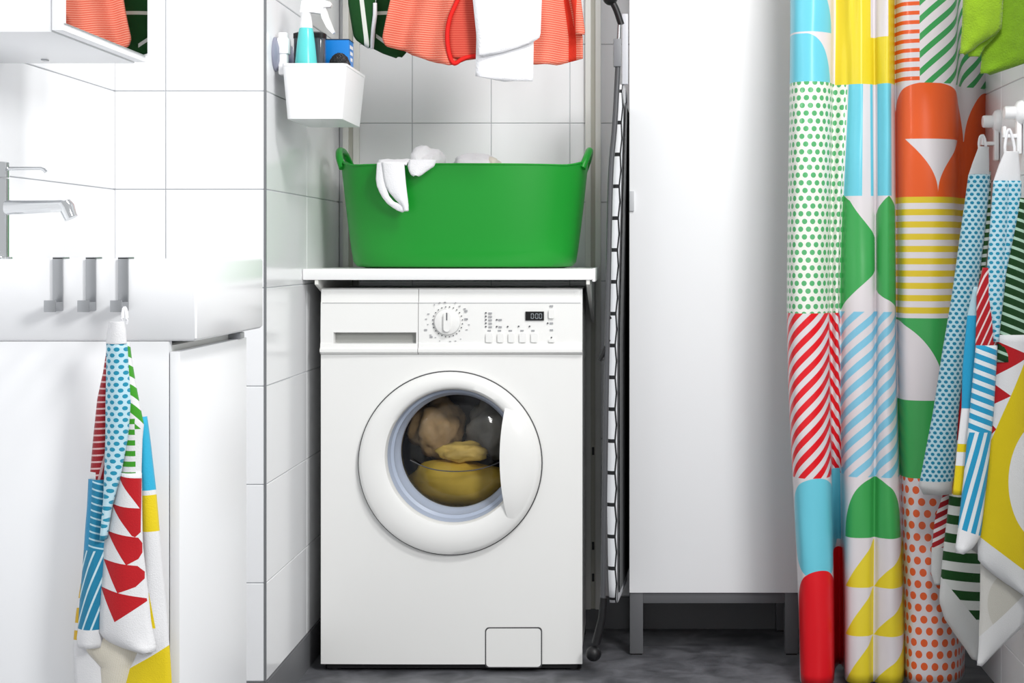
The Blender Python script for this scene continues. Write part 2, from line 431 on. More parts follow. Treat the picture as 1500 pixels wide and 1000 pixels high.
    gm = bpy.data.materials.new('door_glass'); gm.use_nodes = True; nt = gm.node_tree; nt.nodes.remove(nt.nodes['Principled BSDF'])
    tr = nt.nodes.new('ShaderNodeBsdfTransparent'); tr.inputs[0].default_value = (.9, .92, .94, 1)
    gl = nt.nodes.new('ShaderNodeBsdfGlossy'); gl.inputs['Roughness'].default_value = .06
    fr = nt.nodes.new('ShaderNodeFresnel'); fr.inputs[0].default_value = 1.45; mx = nt.nodes.new('ShaderNodeMixShader')
    nt.links.new(fr.outputs[0], mx.inputs[0]); nt.links.new(tr.outputs[0], mx.inputs[1]); nt.links.new(gl.outputs[0], mx.inputs[2]); nt.links.new(mx.outputs[0], nt.nodes['Material Output'].inputs[0])
    loft('door_glass', [circ_y(dx, dz, r, y, 64) for r, y in ((.1305, Y+.05), (.122, Y+.046), (.09, Y+.034), (.05, Y+.027), (.012, Y+.025))], gm, t, cap0=False)
    tube('glass_lip', [PX(px, py, s)+Vector((0, .031-.004*math.sin(PI*(px-598)/138), 0)) for px, py in ((598, 676), (615, 684), (635, 690), (662, 692.5), (690, 691), (712, 686), (736, 677))], .0013, M['groove'], t, 8, 4)
    # filter flap
    fl = prism_y('filter_flap', Y-.0062, Y+.004, rrect(XP(712.5, s), XP(792.5, s), zz(975.5), zz(919.5), .008), W, t)
    prism_y('flap_gap', Y-.0046, Y+.002, rrect(XP(710.8, s), XP(794.2, s), zz(977.2), zz(917.8), .009), M['groove'], fl)
    for px in (485, 838):
        for yy in (Y+.04, yb-.04):
            loft('foot', [circ_z(XP(px, s), yy, .02, z, 20) for z in (0, .02)], M['black'], t)
    box('kick_gap_shade', x0+.012, x1-.012, Y+.012, Y+.02, .006, .02, M['black'], t)  # black strip standing in for the shade under the machine
    # laundry behind the glass: each a crumpled cloth of its own
    def crumple(name, c, rad, seed, m, label, amp=.25, fr_=9):
        bm = bmesh.new(); bmesh.ops.create_icosphere(bm, subdivisions=4, radius=1)
        for v in bm.verts:
            p = v.co.copy(); q = p*1.7+Vector((seed*3.1, seed*1.7, seed))
            k = 1+amp*noise.noise(q)+amp*.5*abs(noise.noise(q*2.3))
            v.co = Vector((p.x*rad[0], p.y*rad[1], p.z*rad[2]))*k+Vector(c)
        for f in bm.faces: f.smooth = True
        me = bpy.data.meshes.new(name); bm.to_mesh(me); bm.free()
        o = link(name, me, m); tag(o, label, 'laundry', 'wet laundry inside the washing machine drum'); return o
    Yl = Y+.13
    ylw = mat('yellow_wet_cloth', '#e6c04a', .55, var=.12, vscale=25, bump=.5, bscale=60)
    crumple('wet_cloth', (dx, Yl-.012, dz-.085), (.125, .045, .052), 1, ylw, 'yellow wet cloth at the bottom of the washing machine drum')
    crumple('wet_cloth', (dx-.064, Yl+.07, dz+.036), (.058, .055, .066), 4, mat('tan_wet_cloth', '#d0aa78', .6, var=.35, vscale=30, bump=.6, bscale=70), 'tan and orange wet cloth inside the washing machine drum', .35)
    crumple('wet_cloth', (dx+.068, Yl+.075, dz+.036), (.056, .055, .066), 9, mat('grey_wet_cloth', '#a9a49a', .6, var=.4, vscale=26, bump=.6, bscale=70), 'grey brown wet cloth inside the washing machine drum', .35)
    crumple('wet_cloth', (dx+.008, Yl-.028, dz-.008), (.055, .028, .024), 12, mat('ochre_wet_cloth', '#dcb85e', .6, var=.25, vscale=30, bump=.6, bscale=70), 'ochre wet cloth in the middle of the washing machine drum', .35)
washing_machine()

# ------------------------------------------------------------------ wall shelf system
def shelf_system():
    zt, zb = ZP(393.5, 650), ZP(410, 650); yf = F/650
    x0, x1 = XP(443, 650), XP(872, 650)
    def upright(px0, px1, label, zlo):
        s = 582.; a, b = XP(px0, s), XP(px1, s)
        t = thing('wall_upright', ((a+b)/2, Y_BACK-.02, zlo), label, 'wall upright', 'white slotted uprights carrying the shelf')
        y1 = Y_BACK-.0035; y0 = y1-.016
        merge([box('b', a, a+(b-a)*.36, y0, y1, zlo, 2.05, M['upright'], t, .002), box('b', b-(b-a)*.36, b, y0, y1, zlo, 2.05, M['upright'], t, .002)], 'rail')
        box('channel', a+(b-a)*.3, b-(b-a)*.3, y0+.007, y1, zlo+.001, 2.049, mat('upright_channel', '#c9c8bd', .5), t)
        for k in range(3):
            zc = zlo+.07+.08*k*k
            box('slot', (a+b)/2-.003, (a+b)/2+.003, y0+.0062, y0+.0075, zc, zc+.02, M['black'], t)
        return (a+b)/2
    xl = upright(500, 524, 'white slotted wall upright beside the tiled pillar', .06)
    xr = upright(857, 880, 'white slotted wall upright beside the ironing board', .05)
    sh = thing('wall_shelf', ((x0+x1)/2, (yf+Y_BACK)/2, zb), 'white wall shelf above the washing machine carrying the green tub', 'shelf')
    box('shelf_board', x0, x1-.006, yf, Y_BACK-.022, zb, zt, M['shelf'], sh, .003)
    for x in (xl, xr):
        prism_x('bracket', x-.004, x+.004, [(yf+.004, zb), (yf+.004, zb-.010), (yf+.06, zb-.024), (Y_BACK-.02, zb-.115), (Y_BACK-.02, zb)], M['upright'], sh)
    box('end_cap', x1-.007, x1, yf+.001, Y_BACK-.03, zb-.004, zt+.001, M['shelf'], sh, .002)
    # pull-out drying rails above the picture's top edge that carry the clothes
    dr = thing('drying_rack', ((xl+xr)/2, Y_BACK, 1.70), 'white wall drying rack holding the hanging clothes', 'drying rack')
    for x in (xl, xr):
        prism_x('side_arm', x-.004, x+.004, [(3.70, 1.70), (3.70, 1.72), (Y_BACK-.02, 1.74), (Y_BACK-.02, 1.66)], M['upright'], dr)
    for k in range(4): tube('rail', [(xl, 3.735+.14*k, 1.722), (xr, 3.735+.14*k, 1.712)], .006, M['upright'], dr)
shelf_system()

# ------------------------------------------------------------------ green tub with laundry
def tub():
    s = 618.; cy = F/s; cx = (XP(500, s)+XP(864, s))/2; z0 = ZP(393.5, 650)+.0005; H = .2345
    t = thing('laundry_tub', (cx, cy, z0), 'bright green flexible plastic laundry tub with two loop handles on the shelf', 'tub')
    n = 96
    def ring(a, b, z, ex=2.6, dz=None):
        out = []
        for i in range(n):
            th = 2*PI*i/n; c, d = math.cos(th), math.sin(th)
            x = a*math.copysign(abs(c)**(2/ex), c); y = b*math.copysign(abs(d)**(2/ex), d)
            zz = z+(dz(x/a) if dz else 0); out.append(Vector((cx+x, cy+y, z0+zz)))
        return out
    A0, A1, B0, B1 = .262, .291, .155, .178
    rise = lambda u: .016*max(0, abs(u)-.80)**2/.04
    R = [ring(A0-.03, B0-.03, 0), ring(A0-.008, B0-.008, .004), ring(A0, B0, .014)]
    for k in range(1, 9):
        f = k/8; g = f**.85; R.append(ring(A0+(A1-A0)*g, B0+(B1-B0)*g, .014+(H-.014)*f, 2.6, (lambda u, f=f: rise(u)*f)))
    R += [ring(A1+.002, B1+.002, H+.001, 2.6, rise), ring(A1, B1, H+.004, 2.6, rise), ring(A1-.004, B1-.004, H+.002, 2.6, rise)]
    for k in range(7, -1, -1):
        f = k/8; g = f**.85; R.append(ring(A0+(A1-A0)*g-.004, B0+(B1-B0)*g-.004, .016+(H-.014)*f, 2.6, (lambda u, f=f: rise(u)*f)))
    loft('tub_body', R, M['green_tub'], t)
    for sg in (-1, 1):
        x = cx+sg*(A1-.006)
        P = [Vector((x-sg*.006, cy-.075, z0+H-.002)), Vector((x+sg*.003, cy-.062, z0+H+.022)), Vector((x+sg*.008, cy-.035, z0+H+.038)), Vector((x+sg*.009, cy, z0+H+.042)), Vector((x+sg*.008, cy+.035, z0+H+.038)), Vector((x+sg*.003, cy+.062, z0+H+.022)), Vector((x-sg*.006, cy+.075, z0+H-.002))]
        tube('handle', P, .0085, M['green_tub'], t, 12, 6)
    return t, cx, cy, z0, H, A1, B1
TUB, tcx, tcy, tz0, tH, tA, tB = tub()

def strip_geo(rowsd, s, d, bulge, k=36, nx=8, wave=0, seed=0, vs_=None):
    """ribbon of cloth: rows (py, xl, xr) in photo pixels at scale s, d = depth offset, bulge outwards"""
    V, Fc, UV = [], [], []
    y0, y1 = rowsd[0][0], rowsd[-1][0]
    for i in range(k+1):
        py = y0+(y1-y0)*i/k; xl, xr = interp(rowsd, py)[:2]
        for j in range(nx+1):
            u = j/nx; px = xl+(xr-xl)*u
            dep = d-bulge*math.sin(PI*u)+wave*noise.noise(Vector((px*.03+seed, py*.012, seed)))
            V.append(PX(px, py, s)+Vector((0, dep, 0))); UV.append((px, py))
    for i in range(k):
        for j in range(nx):
            a = i*(nx+1)+j; Fc.append((a, a+1, a+nx+2, a+nx+1))
    return V, Fc, UV
def cloth(name, strips, parent, thick=.003):
    """strips: (rows, s, d, bulge, wave, material) joined in one mesh"""
    V, Fc, UV, MI, mats = [], [], [], [], []
    for n_, (r, s, d, b, wv, m) in enumerate(strips):
        v, f, u = strip_geo(r, s, d, b, wave=wv, seed=n_*3.7)
        o = len(V); V += v; UV += u; Fc += [tuple(i+o for i in q) for q in f]
        if m not in mats: mats.append(m)
        MI += [mats.index(m)]*len(f)
    ob = mesh(name, V, Fc, mats, parent, True, UV, MI)
    md = ob.modifiers.new('thickness', 'SOLIDIFY'); md.thickness = thick; md.offset = -1
    return ob

def lump(name, c, rad, seed, m, parent, amp=.22, sub=4):
    bm = bmesh.new(); bmesh.ops.create_icosphere(bm, subdivisions=sub, radius=1)
    for v in bm.verts:
        p = v.co.copy(); q = p*1.3+Vector((seed*3.1, seed*1.7, seed))
        k = 1+amp*noise.noise(q)+amp*.7*(abs(noise.noise(q*2.1))-.2)
        v.co = Vector((p.x*rad[0], p.y*rad[1], p.z*rad[2]))*k+Vector(c)
    off = Vector((0, 0, 0)); p_ = parent
    while p_ is not None: off += p_.location; p_ = p_.parent
    for v in bm.verts: v.co -= off
    for f in bm.faces: f.smooth = True
    me = bpy.data.meshes.new(name); bm.to_mesh(me); bm.free()
    return link(name, me, m, parent)
def tub_laundry():
    sf = F/(tcy-tB-.012)
    t = thing('white_laundry', PX(590, 243, sf), 'white cotton laundry piece hanging over the rim of the green tub', 'laundry', 'laundry in the green tub')
    cloth('hanging_end', [
        ([(238, 553, 567), (262, 551.5, 567), (272, 553, 566.5), (280, 556.5, 567), (288, 561, 569.5), (297, 568, 577), (303.5, 576, 598), (308, 584, 597.5), (309.5, 590, 597)], sf, 0, .003, .002, M['cloth_white']),
        ([(238, 560, 592), (262, 563, 594), (272, 566, 595), (281, 571, 596), (291, 580, 597), (300, 590, 597.5), (309, 594, 597.5)], sf, -.004, .006, .004, M['cloth_white'])], t)
    # part lying over the rim into the tub
    V, Fc = [], []; n1, n2 = 10, 8
    for i in range(n1+1):
        f = i/n1; a = f*PI*.62
        for j in range(n2+1):
            px = 552+(596-552)*j/n2+f*1.5
            b = PX(px, 240, sf)
            V.append(b+Vector((0, .028*(1-math.cos(a))-.003+f*.06, .014*math.sin(a)+.004*noise.noise(Vector((j*.5, i*.4, 2))))))
    for i in range(n1):
        for j in range(n2):
            q = i*(n2+1)+j; Fc.append((q, q+1, q+n2+2, q+n2+1))
    o = mesh('rim_fold', V, Fc, M['cloth_white'], t, True); o.modifiers.new('thickness', 'SOLIDIFY').thickness = .004
    t2 = thing('white_laundry', PX(630, 243, sf), 'crumpled white laundry bulging highest above the rim of the green tub', 'laundry', 'laundry in the green tub')
    lump('crumpled_cloth', PX(627, 240, 632), (.038, .06, .040), 3, M['cloth_white'], t2, .3)
    cloth('corner_flap', [([(234, 600, 640), (243, 598, 636), (250, 600, 625), (255, 603, 618), (257, 607, 613)], sf, -.002, .006, .003, M['cloth_white'])], t2)
    t3 = thing('white_laundry', PX(690, 243, 625), 'low white laundry with a cream seam lying inside the green tub', 'laundry', 'laundry in the green tub')
    lump('crumpled_cloth', PX(693, 246, 622), (.054, .06, .034), 6, M['cloth_white'], t3, .22)
    lump('cream_edge', PX(722, 248, 622), (.024, .05, .030), 8, M['cloth_cream'], t3, .2)
tub_laundry()

# ------------------------------------------------------------------ basin, vanity, tap, hooks, mirror cabinet
S_SN, S_SF = 1010., 857.
Y_SN, Y_SF = F/S_SN, F/S_SF
X_S = XP(288, S_SN)
def vanity():
    W = M['white']
    xd = XP(262.5, S_SN); zt = ZP(515, S_SN)
    t = thing('vanity_cabinet', ((X_LEFT+xd)/2, (Y_SN+Y_SF)/2, 0), 'white vanity cabinet under the wash basin beside the tiled pillar', 'cabinet')
    xb = XP(246, S_SN)
    merge([box('b', X_LEFT+.004, xb, Y_SN+.004, Y_SN+.022, .02, ZP(499, S_SN)-.001, W, t, .001), box('b', X_LEFT+.004, xb, Y_SF-.03, Y_SF-.012, .02, ZP(499, S_SN)-.001, W, t, .001),
           box('b', X_LEFT+.004, xb, Y_SN+.022, Y_SF-.03, .02, .04, W, t), box('b', X_LEFT+.004, X_LEFT+.015, Y_SN+.022, Y_SF-.03, .04, zt, W, t), box('b', xb-.02, xb, Y_SN+.022, Y_SF-.03, zt-.01, zt+.008, M['upright'], t)], 'carcass')
    box('door', xb+.0015, xd, Y_SN+.004, Y_SF-.012, .02, zt, M['white'], t, .0015)
    box('door_knob', xb, xd+.004, Y_SF-.075, Y_SF-.045, zt, zt+.011, M['steel'], t, .002)
    box('plinth', X_LEFT+.004, xb-.04, Y_SN+.03, Y_SF-.03, 0, .02, M['darkgrey'], t)
    # basin
    z1, z0 = ZP(380, S_SN), ZP(499.5, S_SN)
    b = thing('wash_basin', ((X_LEFT+X_S)/2, (Y_SN+Y_SF)/2, z0), 'white ceramic rectangular wash basin with hooks on its rim', 'wash basin')
    xa, xe, ya, ye = X_LEFT+.004, X_S, Y_SN, Y_SF
    def rr4(x0, x1, y0, y1, z, r):
        return [Vector((p, q, z)) for p, q in rrect(x0, x1, y0, y1, r, 5)]
    rings = [rr4(xa+.01, xe-.004, ya+.004, ye-.004, z0, .004), rr4(xa, xe, ya, ye, z0+.004, .004), rr4(xa, xe, ya, ye, z1-.004, .004), rr4(xa+.002, xe-.002, ya+.002, ye-.002, z1, .005),
             rr4(xa+.11, xe-.018, ya+.018, ye-.018, z1, .02), rr4(xa+.115, xe-.024, ya+.024, ye-.024, z1-.006, .03), rr4(xa+.13, xe-.04, ya+.04, ye-.04, z0+.03, .05)]
    loft('bowl', rings, M['ceramic'], b, ang=50)
    loft('drain', [circ_z((xa+xe)/2+.05, (ya+ye)/2, r, z, 24) for r, z in ((.02, z0+.0305), (.02, z0+.033), (.012, z0+.034))], M['chrome'], b)
    # tap
    sf = 925.; yt = F/sf; xt = XP(-3, sf); rad = 16/sf
    tp = thing('basin_tap', (xt, yt, z1), 'chrome single-lever mixer tap standing on the wash basin', 'tap')
    zz = lambda py: ZP(py, sf)
    loft('tap_body', [circ_z(xt, yt, r, z, 32) for r, z in ((rad+.005, z1), (rad+.005, z1+.003), (rad, z1+.004), (rad, zz(262)), (rad-.001, zz(261.4)))], M['chrome'], tp)
    loft('lever_cap', [circ_z(xt, yt, r, z, 32) for r, z in ((rad-.001, zz(260.4)), (rad, zz(260)), (rad, zz(238)), (rad-.002, zz(237)))], M['chrome'], tp)
    loft('spout', [[Vector((XP(px, sf), yt+a, zz(py)+b_)) for a, b_ in rrect(-.012, .012, -h, h, h*.7, 4)] for px, py, h in ((4, 304, .012), (40, 303.5, .0108), (80, 302, .0095), (92, 301.5, .0095), (98, 303, .0095))], M['chrome'], tp)
    loft('aerator', [[Vector((XP(px, sf)+math.cos(a)*r*math.cos(.45), yt+math.sin(a)*r, zz(py)+math.cos(a)*r*math.sin(.45))) for a in [2*PI*i/24 for i in range(24)]] for px, py, r in ((92, 297, .0125), (98, 304, .0125), (103, 317, .0108), (104.3, 319.6, .0108))], M['chrome'], tp)
    tube('lever', [PX(8, 247, sf), PX(40, 246.6, sf), PX(60, 246.6, sf), PX(64.5, 248.5, sf), PX(67.5, 252, sf)], [.0032, .0026, .0026, .003, .003], M['chrome'], tp, 10)
    # hooks on the basin rim
    labs = ('flat steel hook on the basin rim farthest from the towel', 'flat steel hook on the basin rim between two other hooks', 'flat steel hook on the basin rim carrying the patterned towel')
    for k, (px, lb) in enumerate(zip((82.5, 131, 178.5), labs)):
        s = 1014.; x0, x1 = XP(px-7.5, s), XP(px+7.5, s); y = Y_SN
        h = thing('rim_hook', ((x0+x1)/2, y, z1), lb, 'hook', 'steel hooks on the basin rim')
        box('strap', x0, x1, y-.0045, y-.001, ZP(455, s), z1+.003, M['steel'], h, .0006)
        box('top_bend', x0, x1, y-.0045, y+.026, z1+.0005, z1+.0035, M['steel'], h, .0006)
        prism_y('peg', y-.034, y-.0045, [(x0-.001, ZP(455, s)), (x1, ZP(455, s)), (x1, ZP(442, s)), (x0-.001, ZP(442, s))], M['steel'], h)
        box('peg_tip', x0-.0015, x1+.0005, y-.037, y-.033, ZP(456, s), ZP(439, s), M['steel'], h, .0008)
    # mirror cabinet on the left wall
    yn, yfar, xm, zb = F/1021, F/874, -.818, 1.268
    mc = thing('mirror_cabinet', ((X_LEFT+xm)/2, (yn+yfar)/2, zb), 'white mirror cabinet on the wall above the basin reflecting the clothes', 'cabinet')
    box('cabinet_body', X_LEFT+.003, xm-.02, yn+.003, yfar-.002, zb, zb+.64, M['white'], mc, .001)
    dd = box('door_panel', xm-.0185, xm-.002, yn, yfar, zb+.002, zb+.64, M['white'], mc, .001)
    box('mirror_pane', xm-.002, xm+.0015, yn+.001, yfar-.001, zb+.012, zb+.639, [M['mirror']], dd)
    box('hinge_cap', XP(55, 900), XP(62, 900), F/895, F/890, zb-.002, zb, M['steel'], mc)
vanity()

# ------------------------------------------------------------------ tall cabinet
def tall_cabinet():
    s = S_CAB; x0, x1 = XP(922, s), XP(1170, s); z0 = ZP(868, s); y1 = Y_BACK-.01; zt = 1.93
    t = thing('tall_cabinet', ((x0+x1)/2, Y_CAB+.15, 0), 'tall white cabinet on a grey leg frame beside the shower curtain', 'cabinet')
    box('carcass', x0, x1, Y_CAB+.02, y1, z0, zt, M['white'], t, .001)
    d = box('door', x0, x1, Y_CAB, Y_CAB+.018, z0, zt, M['white'], t, .0012)
    box('handle', x0-.0, x0+.011, Y_CAB-.006, Y_CAB+.0, ZP(309, s), ZP(280, s), mat('pale_grey_handle', '#c3c5c8', .4), d, .001)
    L = M['legframe']; lw = XP(942, s)-x0
    zr = ZP(884, s)
    box('front_rail', x0+lw, x1-lw, Y_CAB+.006, Y_CAB+.03, zr, z0, L, t, .001)
    box('back_rail', x0+lw, x1-lw, y1-.03, y1-.006, zr, z0, L, t, .001)
    for xa, xb in ((x0, x0+.024), (x1-.024, x1)): box('side_rail', xa, xb, Y_CAB+.036, y1-.034, zr, z0, L, t, .001)
    for xa, xb in ((x0+.001, x0+lw), (x1-lw, x1-.001)):
        for ya in (Y_CAB+.004, y1-.036): 
            g = box('leg', xa, xb, ya, ya+.03, .004, z0, L, t, .001); box('foot_pad', xa+.003, xb-.003, ya+.003, ya+.027, 0, .004, M['black'], g)
tall_cabinet()

# ------------------------------------------------------------------ ironing board
def ironing_board():
    s = 650.; sb = 640.
    t = thing('ironing_board', (XP(895, s), F/s+.1, 0), 'folded ironing board with white and black honeycomb cover between machine and cabinet', 'ironing board')
    # outline in (y, z); thickness in x, leaning
    yA, yB = F/640., F/640.+.33
    zlo, zhi = ZP(886, sb), ZP(122, sb)
    edge = [(122, 904, 914), (160, 902, 914), (300, 896, 910), (500, 891, 905), (750, 889.5, 905), (840, 891, 905), (886, 893, 905)]
    def hexpat(nt, u, v):
        p = Paint(nt, '#eef0f4'); per = 46.5
        fr = ((v+6)/per).frac(); tri = (fr-.5).abs()*2
        p.put(((fr < .06)+(fr > .94))*(u < .74), '#202124')
        p.put((u-(.86-tri*.14)).abs() < .08, '#202124')
        p.put(u > .93, '#3a3b3e'); return p
    m = mat('honeycomb_cover', rough=.8, pattern=hexpat)
    V, Fc, UV = [], [], []; k, nx = 60, 6
    for i in range(k+1):
        py = 122+(886-122)*i/k; xl, xr = interp(edge, py)
        e = min(1, math.sqrt(max(0, 1-max(0, (148-py)/26, (py-862)/24)**2)))
        for j in range(nx+1):
            u = j/nx; bl = .012*(math.sin(PI*(.12+.76*u)))*(.3+.7*e)
            V.append(PX(xl+(xr-xl)*u, py, sb)+Vector((0, .03*(1-e)-bl, 0))); UV.append((u, py))
    for i in range(k):
        for j in range(nx):
            a = i*(nx+1)+j; Fc.append((a, a+1, a+nx+2, a+nx+1))
    mesh('cover_edge', V, Fc, m, t, True, UV)
    # cover body behind the edge
    V, Fc = [], []
    for i in range(k+1):
        py = 122+(886-122)*i/k; xl, xr = interp(edge, py)
        e = math.sqrt(max(0, 1-max(0, (148-py)/26, (py-862)/24)**2)); dy = .03*(1-e)
        a, b = PX(xl, py, sb), PX(xr, py, sb)
        V += [a+Vector((0, dy+.001, 0)), b+Vector((0, dy+.001, 0)), Vector((-.0185, b.y+.33-dy, b.z)), Vector((-.045, a.y+.33-dy, a.z))]
    for i in range(k):
        for j in range(4):
            q, r = i*4+j, i*4+(j+1) % 4; Fc.append((q, r, r+4, q+4))
    Fc += [(0, 1, 2, 3), (k*4+3, k*4+2, k*4+1, k*4)]
    fixn(mesh('board_core', V, Fc, mat('honeycomb_white_cover', '#dfe1e5', .8), t))
    # dark perforated underside facing the cabinet
    def perf(nt, u, v):
        p = Paint(nt, '#2b2c2f'); p.put(dots(u, v, .022, .037, .0035), '#0a0a0b'); return p
    V, Fc, UV = [], [], []
    for i in range(41):
        py = 150+(868-150)*i/40; xl, xr = interp(edge, py)
        b = PX(xr, py, sb)
        for j in range(2):
            V.append(b+Vector((.0025, .006, 0)) if j == 0 else Vector((-.0162, b.y+.31, b.z))); UV.append((.31*j, b.z))
    for i in range(40): Fc.append((i*2, i*2+1, i*2+3, i*2+2))
    o = mesh('perforated_underside', V, Fc, mat('perforated_metal', rough=.5, pattern=perf), t, False, UV)
    o.modifiers.new('thickness', 'SOLIDIFY').thickness = .002
    G = M['darkgrey']; ss = 652.
    P = lambda px, py: PX(px, py, ss)
    tube('leg_tube', [P(905, 98), P(903, 140), P(900, 190), P(894.5, 260), P(891, 420), P(887.5, 600), P(884.5, 800), P(883, 890)], .0062, G, t, 14, 4)
    tube('foot_tube', [P(884.5, 875), P(882, 905), P(873, 942)], [.0085, .009, .010], M['black'], t, 14)
    lump('rubber_foot', P(869.5, 957), (.0175, .0175, .0175), 1, M['black'], t, .0, 3)
    box('collar', XP(898.5, ss), XP(910, ss), F/ss-.01, F/ss+.012, ZP(98, ss), ZP(57, ss), mat('mid_grey_collar', '#7c7e82', .45), t, .003)
    tube('upper_tube', [P(906, 60), P(907, 36)], .0045, M['steel'], t)
    tube('top_bend', [P(910, 36), P(903, 15), P(897, 3)], .0075, M['black'], t, 14, 3)
    lump('top_knob', P(894, -3), (.017, .017, .017), 1, M['black'], t, 0, 3)
    box('iron_rest', XP(911, sb), XP(920, sb), F/sb+.02, F/sb+.04, ZP(122, sb), ZP(18, sb), mat('pale_grey_iron_rest', '#c9ccd2', .4), t, .003)
    tube('release_lever', [P(892, 497), P(886, 512), P(878, 528)], [.004, .0055, .005], M['black'], t, 10)
    tube('lever_pin', [P(889, 468), P(895, 464)], .004, M['black'], t, 8)
ironing_board()

# ------------------------------------------------------------------ shower curtain
def curtain():
    S = 666.; Y0 = F/S
    T = [  # (px, depth) at photo rows 0, 450, 1000
        ((1158, .02), (1153, .02), (1172, .01)), ((1161, -.01), (1156, -.01), (1174, -.02)), ((1170, -.035), (1166, -.035), (1182, -.042)), ((1188, -.045), (1183, -.045), (1198, -.05)),
        ((1205, -.035), (1200, -.035), (1214, -.04)), ((1217, -.01), (1212, -.01), (1221, -.01)), ((1222, .02), (1217, .015), (1223, .10)), ((1236, .012), (1226, .0), (1230, .15)), ((1245, .0), (1231, .02), (1237, .10)),
        ((1252, -.005), (1240, 0), (1239, 0)), ((1262, -.01), (1258, -.015), (1252, -.03)), ((1274, 0), (1276, -.01), (1270, -.03)), ((1281, .01), (1283, .005), (1279, -.012)), ((1288, -.01), (1288, -.015), (1290, -.03)),
        ((1300, -.025), (1300, -.03), (1308, -.04)), ((1308, 0), (1310, -.01), (1321, -.02)), ((1311, .02), (1313, .025), (1325, .02)), ((1315, 0), (1318, 0), (1328, 0)), ((1325, -.03), (1328, -.03), (1337, -.03)),
        ((1348, -.045), (1350, -.045), (1358, -.045)), ((1375, -.04), (1375, -.045), (1380, -.045)), ((1398, -.01), (1395, -.02), (1398, -.03)), ((1404, .04), (1404, .03), (1407, 0)), ((1412, .06), (1411, .06), (1410, .03)),
        ((1430, .08), (1428, .08), (1412, .05)), ((1450, .125), (1443, .125), (1413, .08))]
    K = 6
    def prof(r):
        P = catmull([Vector((t[r][0], t[r][1]*S, 0)) for t in T], K); return P
    pr = [prof(r) for r in range(3)]; n = len(pr[0])
    # arc length of the mid profile in photo pixels, with the top one averaged in
    L = [0.0]
    for i in range(1, n): L.append(L[-1]+(pr[1][i]-pr[1][i-1]).length)
    def U(px):
        xs = [p.x for p in pr[1]]
        for i in range(1, n):
            if xs[i] >= px: return L[i-1]+(L[i]-L[i-1])*max(0, min(1, (px-xs[i-1])/max(1e-6, xs[i]-xs[i-1])))
        return L[-1]
    def UT(px, r=0):
        xs = [p.x for p in pr[r]]
        for i in range(1, n):
            if xs[i] >= px: return L[i-1]+(L[i]-L[i-1])*max(0, min(1, (px-xs[i-1])/max(1e-6, xs[i]-xs[i-1])))
        return L[-1]
    UB = lambda px: UT(px, 2)
    tab = [(371-(1.97-CH)*S, 0), (0, 0), (450, 1), (1000, 2)]
    V, Fc, UV = [], [], []; top = 371-(1.97-CH)*S; bot = 371+(CH-.012)*S; NR = 90
    for i in range(NR+1):
        py = top+(bot-top)*i/NR; q = interp(tab, py)[0]; a = min(int(q), 1); f = q-a
        f = f*f*(3-2*f)
        for j in range(n):
            p = pr[a][j].lerp(pr[a+1][j], f); d = p.y/S+.004*noise.noise(Vector((j*.12, py*.01, 5)))
            ss = F/(Y0+d)
            V.append(Vector(((p.x-VX)/ss, Y0+d, CH-(py-371)/S))); UV.append((L[j], py))
    for i in range(NR):
        for j in range(n-1):
            a = i*n+j; Fc.append((a, a+1, a+n+1, a+n))
    OFF, CY, YL, OR, GR, RD, LB = '#e6dfe2', '#6fd0e4', '#ecd62f', '#ee5f22', '#3fa856', '#e8101f', '#86cbe6'
    def pat(nt, u, v):
        p = Paint(nt, OFF)
        c1, c1d, c2, c3 = UT(1224), U(1230.5), U(1312.5), UT(1347)
        # column 1
        top1 = (u < c1)*(v < 122)
        p.put(top1, CY)
        p.put(top1*(v > 50)*ell(u, v, UT(1178), 140, UT(1217)-UT(1178), 88).inv()*(u > UT(1178)), OFF)
        p.put(top1*(v < 50)*ell(u, v, UT(1172), 52, UT(1217.5)-UT(1172), 80).inv()*(u > UT(1172)), OFF)
        p.put(top1*((v-51).abs() < 1.3), OFF)
        cd = (u < c1d)*(v > 122)*(v < 458)
        p.put((u < c1d)*(v > 122)*(v < 458), '#f2f3ea'); p.put(cd*dots(u, v, 11.8, 22.4, 3.9), '#58b272')
        fold = U(1213)
        t = v-(fold-u).abs()*.95
        p.put((u < c1d)*(v > 458)*(v < 697)*stripes(t, 23.5, .52), RD)
        p.put((u < UB(1232))*(v > 697)*(v < 842)*ell(u, v, UB(1206), 770, UB(1206)-UB(1172)-5, 73), CY)
        p.put((u > UB(1222))*(u < UB(1234))*(v > 690)*(v < 800), CY)
        p.put((u < UB(1222))*(v > 828)*ell(u, v, UB(1206), 928, UB(1206)-UB(1172)-4, 98), RD)
        p.put((u > UB(1222))*(u < UB(1236))*(v > 812), RD)
        # column 2
        p.put((u > c1)*(u < c2)*(v < 123.5), YL); p.put(rect(u, v, UT(1275), UT(1301), -500, 55), OFF)
        r2 = (v > 123.5)*(v < 287)
        for a, b in ((1232, 1262), (1276, 1280), (1286, 1306)): p.put((u > U(a))*(u < U(b))*r2, CY)
        p.put(poly(u, v, [(c1d, 285), (U(1242), 294), (U(1281.5), 348), (U(1281.5), 396), (c1d, 455)])*(u > c1d), GR)
        p.put(poly(u, v, [(U(1302), 287), (U(1311), 303), (U(1312), 455), (U(1284), 424), (U(1284), 314)]), GR)
        p.put((u > c1d)*(u < c2)*(v > 456)*(v < 697)*stripes(v+u*.82, 26, .5), LB)
        p.put((u > UB(1238))*(u < UB(1325))*(v < 785)*(v > 697)*ell(u, v, UB(1281), 785, (UB(1323)-UB(1240))*.52, 88), GR)
